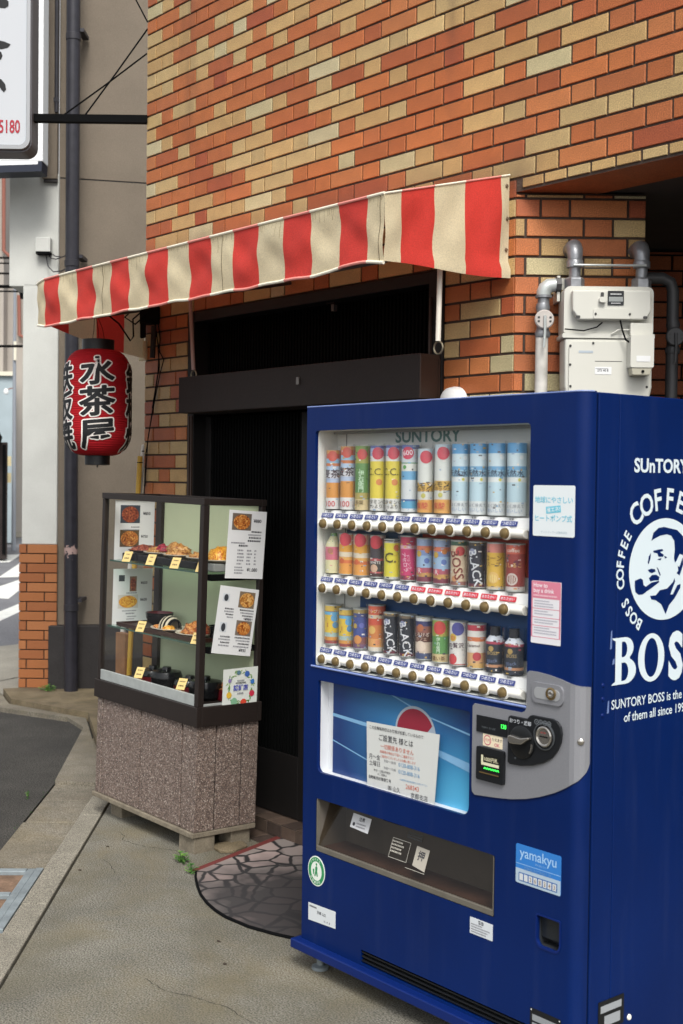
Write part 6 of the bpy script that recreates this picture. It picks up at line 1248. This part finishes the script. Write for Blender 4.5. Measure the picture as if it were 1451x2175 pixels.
drink(2, 0, 'green tea sample with a red badge, third in the top row', [(0, .17, '#cdb885'), (.17, .27, '#a3924a'), (.27, .73, '#4f7f40'), (.73, .84, '#94963c'), (.84, 1, '#6f9440')], H1, [(.2, .87, .62, '#c9403c')], [('伊', .1, .575, .019, '#bfe0bd'), ('右', .1, .49, .019, '#bfe0bd'), ('衛', .1, .405, .019, '#bfe0bd'), ('門', .1, .32, .019, '#bfe0bd'), ('茶葉', -.1, .12, .014, '#6b5a34')])
for i in (3, 4): drink(i, 0, ('yellow lemon soda sample beside the green tea in the top row', 'yellow lemon soda sample left of the white sports drink in the top row')[i-3], [(0, .19, '#dcdcd6'), (.19, .76, '#dcc83c'), (.76, .84, '#dfe0dc'), (.84, .96, '#9fb2d4'), (.96, 1, '#4a5a9c')], H1, [(.25, .88, .70, '#c73a4a'), (.45, .44, .36, '#cf7a3c')], [('C.C.', -.15, .60, .030, '#5b5218', 0, .004), ('ビタミンC', 0, .14, .014, '#55544c'), ('たっより!', 0, .07, .013, '#55544c')], group='lemon soda samples')
drink(5, 0, 'white sports drink sample with blue patches and a 600 badge', [(0, .05, '#d3d7d8'), (.05, .16, '#4f9cc4'), (.16, .19, '#34588f'), (.19, .48, '#cfd6d8'), (.48, .61, '#5fa0cc'), (.61, .72, '#d9dcd4'), (.72, .74, '#6f9a78'), (.74, .94, '#c9d2d8'), (.94, 1, '#4a5f9f')], H1, [(.05, .88, .70, '#c4304c'), (-.3, .67, .22, '#4f9a45')], [('600', .05, .885, .021, '#f0e2e6', 6, .01)])
for i in (6, 7): drink(i, 0, ('pale lemon squash sample with an orange label, standing lower than its twin', 'pale lemon squash sample with an orange label beside the water bottles')[i-6], [(0, .20, '#d99a4a'), (.20, .33, '#cdd0c8'), (.33, .47, '#d5a84c'), (.47, .86, '#d3d8d2'), (.86, 1, '#bcd0da')], H1-.012*(7-i), [(.25, .87, .70, '#c83a4a'), (.0, .265, .26, '#b9b556')], [('レモン', -.05, .42, .020, '#3a3026', 0, .015), ('スカッシュ', .0, .355, .013, '#5a3426'), ('炭酸', -.2, .11, .02, '#c8503a')], group='lemon squash samples')
for i in (8, 9, 10, 11): drink(i, 0, 'clear blue mineral water sample, '+('leftmost of the four water bottles', 'second of the four water bottles', 'third of the four water bottles', 'rightmost of the four water bottles')[i-8], [(0, .19, '#d6dcdc'), (.19, .46, '#b5d2de'), (.46, .53, '#dbe2e0'), (.53, .63, '#8cb9d4'), (.63, .68, '#5d9cc8'), (.68, .86, '#c3d8e0'), (.86, 1, '#4a94cc')], H1, [(.55, .495, .16, '#c9c04a'), (.75, .80, .22, '#dfe8ea')], [('天然水', -.1, .585, .020, '#27364f', 0, .012), ('よく冷えて', .1, .135, .011, '#7a838c'), ('おいしい', .0, .07, .012, '#8fa9c4')], group='water samples')
NECK = lambda f: 1 if f < .70 else max(.38, 1-(f-.70)*2.6)
CH = '#d8d4c8'
drink(0, 1, 'pale peach water bottle sample, leftmost of the middle row', [(0, .33, '#d9d3a2'), (.33, .66, '#d06a7c'), (.66, .92, '#d7d2a4'), (.92, 1, '#6fa45c')], H2, [(0, .56, .35, '#b0705a')], prof=NECK)
for i in (1, 2): drink(i, 1, ('orange juice sample with a red badge, second in the middle row', 'orange juice sample with a red badge, third in the middle row')[i-1], [(0, .28, '#df9440'), (.28, .36, '#d4683a'), (.36, .44, '#dba04a'), (.44, .56, '#dccfb4'), (.56, .76, '#dc9a34'), (.76, 1, '#d9b08a')], H2, [(.05, .87, .72, '#c93c48'), (-.3, .34, .3, '#cc5a34')], group='orange juice samples', wr=.92)
drink(3, 1, 'slim black and red coffee can sample with a red badge', [(0, .10, '#3a2626'), (.10, .14, '#b0444a'), (.14, .40, '#33302f'), (.40, .46, '#b0444a'), (.46, .94, '#37343a'), (.94, 1, '#c9b9b0')], H2, [(.1, .85, .85, '#c23540'), (-.1, .22, .5, '#c9a084')], [('WHITE', 0, .36, .012, '#d8d4d0')], wr=.78)
drink(4, 1, 'short yellow lemon soda can sample in the middle row', [(0, .06, '#c9c6b4'), (.06, .92, '#d8cc38'), (.92, .96, '#b9b8b0')], H2*.93, [(.75, .80, .35, '#cc6a3a')], [('C.', .05, .55, .042, '#4a451c', 0, .02)], wr=.9)
drink(5, 1, 'crimson slim bottle sample with white lettering in the middle row', [(0, .12, '#7a3040'), (.12, .72, '#bf3060'), (.72, .80, '#d3a0ae'), (.80, 1, '#ad3048')], H2*1.03, [], [('アセロラ', -.1, .42, .015, '#e6c6d4', -80, .01), ('ドリンク', .35, .42, .012, '#e0b4c6', -80, .01)])
for i in (6, 7): drink(i, 1, ('rainbow-printed blue can sample, left of the pair in the middle row', 'rainbow-printed blue can sample, right of the pair in the middle row')[i-6], [(0, .13, '#6f3040'), (.13, .22, '#b98a4c'), (.22, .34, '#a04a5c'), (.34, .62, '#8fb0d0'), (.62, .74, '#6f86b8'), (.74, .84, '#c96a4a'), (.84, 1, '#7f93b4')], H2, [(-.45, .66, .34, '#c09a3c'), (-.35, .27, .36, '#c94a5a'), (.55, .74, .3, '#cf7a3c'), (.5, .5, .3, '#5069ac')], [('R', -.3, .27, .02, '#e6d0d0')], group='rainbow can samples')
drink(8, 1, 'beige coffee can sample with dark red vertical letters', [(0, .10, '#8c5a50'), (.10, .9, '#cfb898'), (.90, 1, '#33503f')], H2, [(.35, .78, .5, '#c23c3c'), (-.3, .16, .3, '#c98a5a')], [('BOSS', .0, .47, .038, '#6f2a26', -78, .012)])
drink(9, 1, 'black coffee can sample with white vertical letters in the middle row', [(0, .09, '#5a2a34'), (.09, .92, '#22252f'), (.92, 1, '#3a352f')], H2, [(-.35, .80, .32, '#7f86a0')], [('BLACK', .05, .43, .034, '#cfd3d8', -78, .014)])
drink(10, 1, 'yellow corn soup can sample on an orange card', [(0, .06, '#c9b89c'), (.06, .80, '#d5a83a'), (.80, 1, '#cc7a70')], H2, [(-.05, .26, .6, '#d9b060'), (-.05, .24, .42, '#e0c878')], [('コーン', -.05, .68, .018, '#7a5526'), ('スープ', -.05, .55, .014, '#8a6330')])
drink(11, 1, 'dark red bean soup can sample, rightmost of the middle row', [(0, .10, '#c9c2bc'), (.10, .80, '#8a2f2a'), (.80, 1, '#c0503c')], H2, [(-.1, .26, .62, '#d0c4bc'), (-.1, .26, .45, '#8a5a4c'), (.4, .6, .35, '#5a2030')], [('coffee', 0, .88, .015, '#e0cfc0'), ('おしるこ', -.1, .56, .014, '#d8a85a')])
for i in (0, 1): drink(i, 2, ('yellow rainbow-printed can sample, leftmost of the bottom row', 'yellow rainbow-printed can sample, second in the bottom row and set lower')[i], [(0, .10, '#8a3a3a'), (.10, .19, '#cc8a3c'), (.19, .30, '#9ab4b0'), (.30, .76, '#d9b638'), (.76, .84, '#5fa8d4'), (.84, .86, '#8a6a5a'), (.86, 1, '#d2ae48')], H3-.004*i, [(.6, .68, .42, '#5b9fd0'), (.75, .5, .38, '#4f86b0'), (-.5, .66, .25, '#cfae4c')], [('1', -.2, .5, .02, '#a04a3a')], group='yellow can samples', dz=-.003*i)
drink(2, 2, 'navy blue can sample with orange print, third in the bottom row', [(0, .12, '#6a4a6a'), (.12, .30, '#7a4a4c'), (.30, .80, '#39488c'), (.80, .9, '#3a4278'), (.9, 1, '#9a864a')], H3, [(-.1, .24, .5, '#cc8444'), (-.45, .58, .3, '#c0a04a'), (.4, .6, .3, '#5a60b0')])
drink(3, 2, 'tall orange tea bottle sample with a red top banner', [(0, .10, '#d2cabc'), (.10, .28, '#dc9a58'), (.28, .58, '#c9733a'), (.58, .72, '#c94a36'), (.72, .80, '#d6c4a4'), (.80, 1, '#d2553a')], H3*1.14, [(-.2, .47, .45, '#d8ac5a'), (.5, .2, .3, '#d98a5a')], [('アップル', 0, .88, .013, '#ecd2b4')])
for i in (4, 5): drink(i, 2, ('black coffee can sample with white vertical letters, left of the pair in the bottom row', 'black coffee can sample with white vertical letters, right of the pair in the bottom row')[i-4], [(0, .09, '#5a2430'), (.09, .93, '#20232c'), (.93, 1, '#6a5a44')], H3, [(-.35, .80, .34, '#8088a8')], [('BLACK', .05, .43, .034, '#d3d6da', -78, .014)], group='black coffee samples')
drink(6, 2, 'brown and cream coffee can sample with a navy top in the bottom row', [(0, .16, '#3a4468'), (.16, .42, '#cdb8a4'), (.42, .64, '#54302a'), (.64, .80, '#8a5048'), (.80, .92, '#333766'), (.92, 1, '#dcdad8')], H3, [(-.1, .32, .6, '#dac8b4'), (-.15, .76, .4, '#b0603c')], [('とろける', -.05, .60, .013, '#dcc8bc'), ('カフェ', -.05, .50, .012, '#c9a894')])
drink(7, 2, 'small green tea sample with a red badge in the bottom row', [(0, .20, '#cdb885'), (.20, .62, '#4f8a44'), (.62, .76, '#95983c'), (.76, 1, '#7fa044')], H3, [(.1, .82, .72, '#c9403c')], [('伊', 0, .55, .012, '#cfe6cc'), ('右', 0, .45, .012, '#cfe6cc'), ('衛', 0, .35, .012, '#cfe6cc'), ('門', 0, .26, .012, '#cfe6cc'), ('濃い茶', 0, .10, .014, '#6b4a2c')])
drink(8, 2, 'white milk tea sample with a purple badge in the bottom row', [(0, .04, '#b04a4a'), (.04, 1, '#d9d8d4')], H3, [(.2, .85, .7, '#43448c'), (-.35, .65, .42, '#d2b03c'), (-.35, .64, .25, '#b8483a'), (-.4, .15, .55, '#c43a40')], [('の贅沢', .0, .47, .016, '#43303c')])
drink(9, 2, 'orange and white caramel latte bottle sample in the bottom row', [(0, .12, '#d0a45c'), (.12, .36, '#d6a470'), (.36, .62, '#dcd3c6'), (.62, .72, '#c96a3e'), (.72, .86, '#dcdad4'), (.86, 1, '#b03040')], H3, [(.35, .28, .45, '#b03a40'), (-.1, .5, .6, '#e0dcd4')], [('Caramel', -.1, .53, .012, '#4a3a36')])
BOT = lambda f: 1 if f < .70 else max(.55, 1-(f-.70)*4.5)
for i in (10, 11): drink(i, 2, ('dark navy coffee bottle sample with a black cap, left of the pair', 'dark navy coffee bottle sample with a black cap, rightmost of the bottom row')[i-10], [(0, .10, '#20242f'), (.10, .16, '#b9815a'), (.16, .62, '#20252f'), (.62, .68, '#a8384c'), (.68, .80, '#c9d0da')], H3, [(-.15, .52, .28, '#a88a4a')], [('BOSS', .0, .42, .013, '#a88f5c'), ('Black', .0, .25, .014, '#5a6a8c', 8)], prof=BOT, cap=('#1b1d24', .79, 1, .52), group='navy coffee bottle samples')
# ================================================================== DOORMAT
mm_ = bpy.data.materials.new('cobble_print'); mm_.use_nodes = True; t = mm_.node_tree; N = t.nodes; L = t.links; pb = N['Principled BSDF']; pb.inputs['Roughness'].default_value = .9
co = N.new('ShaderNodeTexCoord'); nz = N.new('ShaderNodeTexNoise'); nz.inputs['Scale'].default_value = 9; L.new(co.outputs['Object'], nz.inputs['Vector'])
av = N.new('ShaderNodeVectorMath'); av.operation = 'MULTIPLY_ADD'; av.inputs[1].default_value = (.05, .05, 0); L.new(nz.outputs['Color'], av.inputs[0]); L.new(co.outputs['Object'], av.inputs[2])
vo = N.new('ShaderNodeTexVoronoi'); vo.feature = 'DISTANCE_TO_EDGE'; vo.inputs['Scale'].default_value = 8.2; L.new(av.outputs[0], vo.inputs['Vector'])
v2 = N.new('ShaderNodeTexVoronoi'); v2.inputs['Scale'].default_value = 8.2; L.new(av.outputs[0], v2.inputs['Vector'])
sc2 = N.new('ShaderNodeSeparateColor'); L.new(v2.outputs['Color'], sc2.inputs[0])
cr = N.new('ShaderNodeValToRGB'); cr.color_ramp.elements[0].color = hexc('#857d78'); cr.color_ramp.elements[1].color = hexc('#a3918b'); L.new(sc2.outputs[0], cr.inputs[0])
ed = N.new('ShaderNodeMapRange'); ed.inputs[1].default_value = .035; ed.inputs[2].default_value = .075; L.new(vo.outputs['Distance'], ed.inputs[0])
mx = N.new('ShaderNodeMix'); mx.data_type = 'RGBA'; mx.inputs['A'].default_value = hexc('#1d1b1c'); L.new(ed.outputs[0], mx.inputs['Factor']); L.new(cr.outputs[0], mx.inputs['B'])
# trodden dirt in the middle of the mat
mp = N.new('ShaderNodeMapping'); mp.inputs['Location'].default_value = (-.93, .66, 0); mp.inputs['Scale'].default_value = (1.02, 1.42, 1); L.new(co.outputs['Object'], mp.inputs[0])
ln_ = N.new('ShaderNodeVectorMath'); ln_.operation = 'LENGTH'; L.new(mp.outputs[0], ln_.inputs[0])
n2 = N.new('ShaderNodeTexNoise'); n2.inputs['Scale'].default_value = 7; n2.inputs['Detail'].default_value = 6; L.new(co.outputs['Object'], n2.inputs['Vector'])
a3 = N.new('ShaderNodeMath'); a3.operation = 'MULTIPLY_ADD'; a3.inputs[1].default_value = .55; L.new(n2.outputs['Fac'], a3.inputs[0]); L.new(ln_.outputs['Value'], a3.inputs[2])
dm = N.new('ShaderNodeMapRange'); dm.inputs[1].default_value = 1.12; dm.inputs[2].default_value = .72; dm.inputs[3].default_value = 0; dm.inputs[4].default_value = .93; L.new(a3.outputs[0], dm.inputs[0])
m2 = N.new('ShaderNodeMix'); m2.data_type = 'RGBA'; m2.inputs['B'].default_value = hexc('#2a2829'); L.new(dm.outputs[0], m2.inputs['Factor']); L.new(mx.outputs['Result'], m2.inputs['A'])
L.new(m2.outputs['Result'], pb.inputs['Base Color'])
dmt = thing('doormat', 'worn rounded doormat printed with cobblestones and edged in dark red', 'doormat', (1.228, -.012, 0))
def mt(x, y): return (x-1.228, y+.012)
ARC = [(1.437, -.598), (1.500, -.640), (1.591, -.691), (1.68, -.735), (1.773, -.769), (1.86, -.790), (1.943, -.800), (2.073, -.792), (2.184, -.764), (2.30, -.72), (2.42, -.63), (2.50, -.50), (2.55, -.30), (2.56, -.02)]
OUT = [mt(1.266, -.04)]+[mt(*p) for p in ARC]
b = MB(); b.prism(OUT, (0, 0, .001), (1, 0, 0), (0, 1, 0), (0, 0, .007), mm_); b.build('mat', dmt)
b = MB(); b.prism([mt(1.265, -.040), mt(1.436, -.598), mt(1.404, -.594), mt(1.229, -.038)], (0, 0, .001), (1, 0, 0), (0, 1, 0), (0, 0, .0065), mat('mat_red', '#6b2e2a', .9, fine=.3, fs=300)); b.build('red_border', dmt)
b = MB(); b.tube([(x, y, .005) for x, y in OUT[1:]], .006, M_BLACK, 6); b.build('rubber_edge', dmt)
# ================================================================== WEEDS AND BITS
M_LEAF = [mat('weed_%d' % i, c, .6) for i, c in enumerate(('#4c7a33', '#3d6a2b', '#648a3c'))]
def weed(lab, x, y, z, n, r_, seed):
    o = thing('weed', lab, 'weed', (x, y, z)); rnd = random.Random(seed); b = MB(); st_ = MB()
    for k in range(n):
        a = rnd.uniform(0, 2*pi); d = rnd.uniform(.15, 1)*r_; h = rnd.uniform(.010, .045)*(1.2-d/r_*.7); l = rnd.uniform(.010, .022); w = l*rnd.uniform(.28, .45); c = Vector((d*cos(a), d*sin(a)*.7, h)); ax = Vector((cos(a+rnd.uniform(-.8, .8)), sin(a+rnd.uniform(-.8, .8)), rnd.uniform(-.3, .6))).normalized(); pe = ax.cross(Vector((0, 0, 1))).normalized()
        b.quad([tuple(c-ax*l*.5), tuple(c+pe*w-ax*.1*l+Vector((0, 0, .002))), tuple(c+ax*l*.6), tuple(c-pe*w-ax*.1*l+Vector((0, 0, .002)))], rnd.choice(M_LEAF)); st_.tube([(c.x*.3, c.y*.3, 0), tuple(c-ax*l*.5)], .0007, M_LEAF[1], 4)
    tag(b.build('leaves', o), kind='stuff'); tag(st_.build('stems', o), kind='stuff')
weed('small green weed in the crack beside the showcase support blocks', 1.275, -.565, 0, 60, .045, 1); weed('tiny green weed at the corner of the doormat', 1.425, -.612, .0, 26, .035, 2); weed('green weed at the foot of the brick pillar base', -2.66, .80, .045, 70, .09, 3); weed('small green weed growing along the gutter edge by the asphalt', -.10, -.590, -.012, 12, .016, 4)
M_MOSS = mat('moss_dark', '#2f4424', .9); rb_ = random.Random(9); b = MB()
for k in range(42):
    t_ = rb_.uniform(-1.3, .3); p = kp(t_, .345+rb_.uniform(-.008, .010)); l = .007
    b.quad([(p[0]+rb_.uniform(-l, l), p[1]+rb_.uniform(-l, l), -.008+rb_.uniform(0, .010)) for _ in range(3)], M_MOSS)
tag(b.build('moss', None), kind='stuff')
b = MB()
for x, y in ((1.12, -.95), (2.12, -.95), (1.5, -.62), (2.3, -1.05), (1.83, -.7), (.9, -.7)):
    b.prism([(x+.012*cos(a)*rb_.uniform(.4, 1), y+.008*sin(a)*rb_.uniform(.4, 1)) for a in [k*2*pi/7 for k in range(7)]], (0, 0, .0012), (1, 0, 0), (0, 1, 0), (0, 0, .002), mat('litter', '#3a3026', .9))
tag(b.build('litter', None), kind='stuff')
cl = thing('concrete_lump', 'rough concrete lump between the showcase support block and the doormat', 'concrete block', (1.255, -.285, 0)); b = MB(); b.prism([(-.075, -.075), (.02, -.085), (.055, -.04), (.03, .05), (-.03, .07), (-.08, .02)], (0, 0, 0), (1, 0, 0), (0, 1, 0), (0, 0, .016), M_OLDC); b.build('lump', cl, bevel=.004)
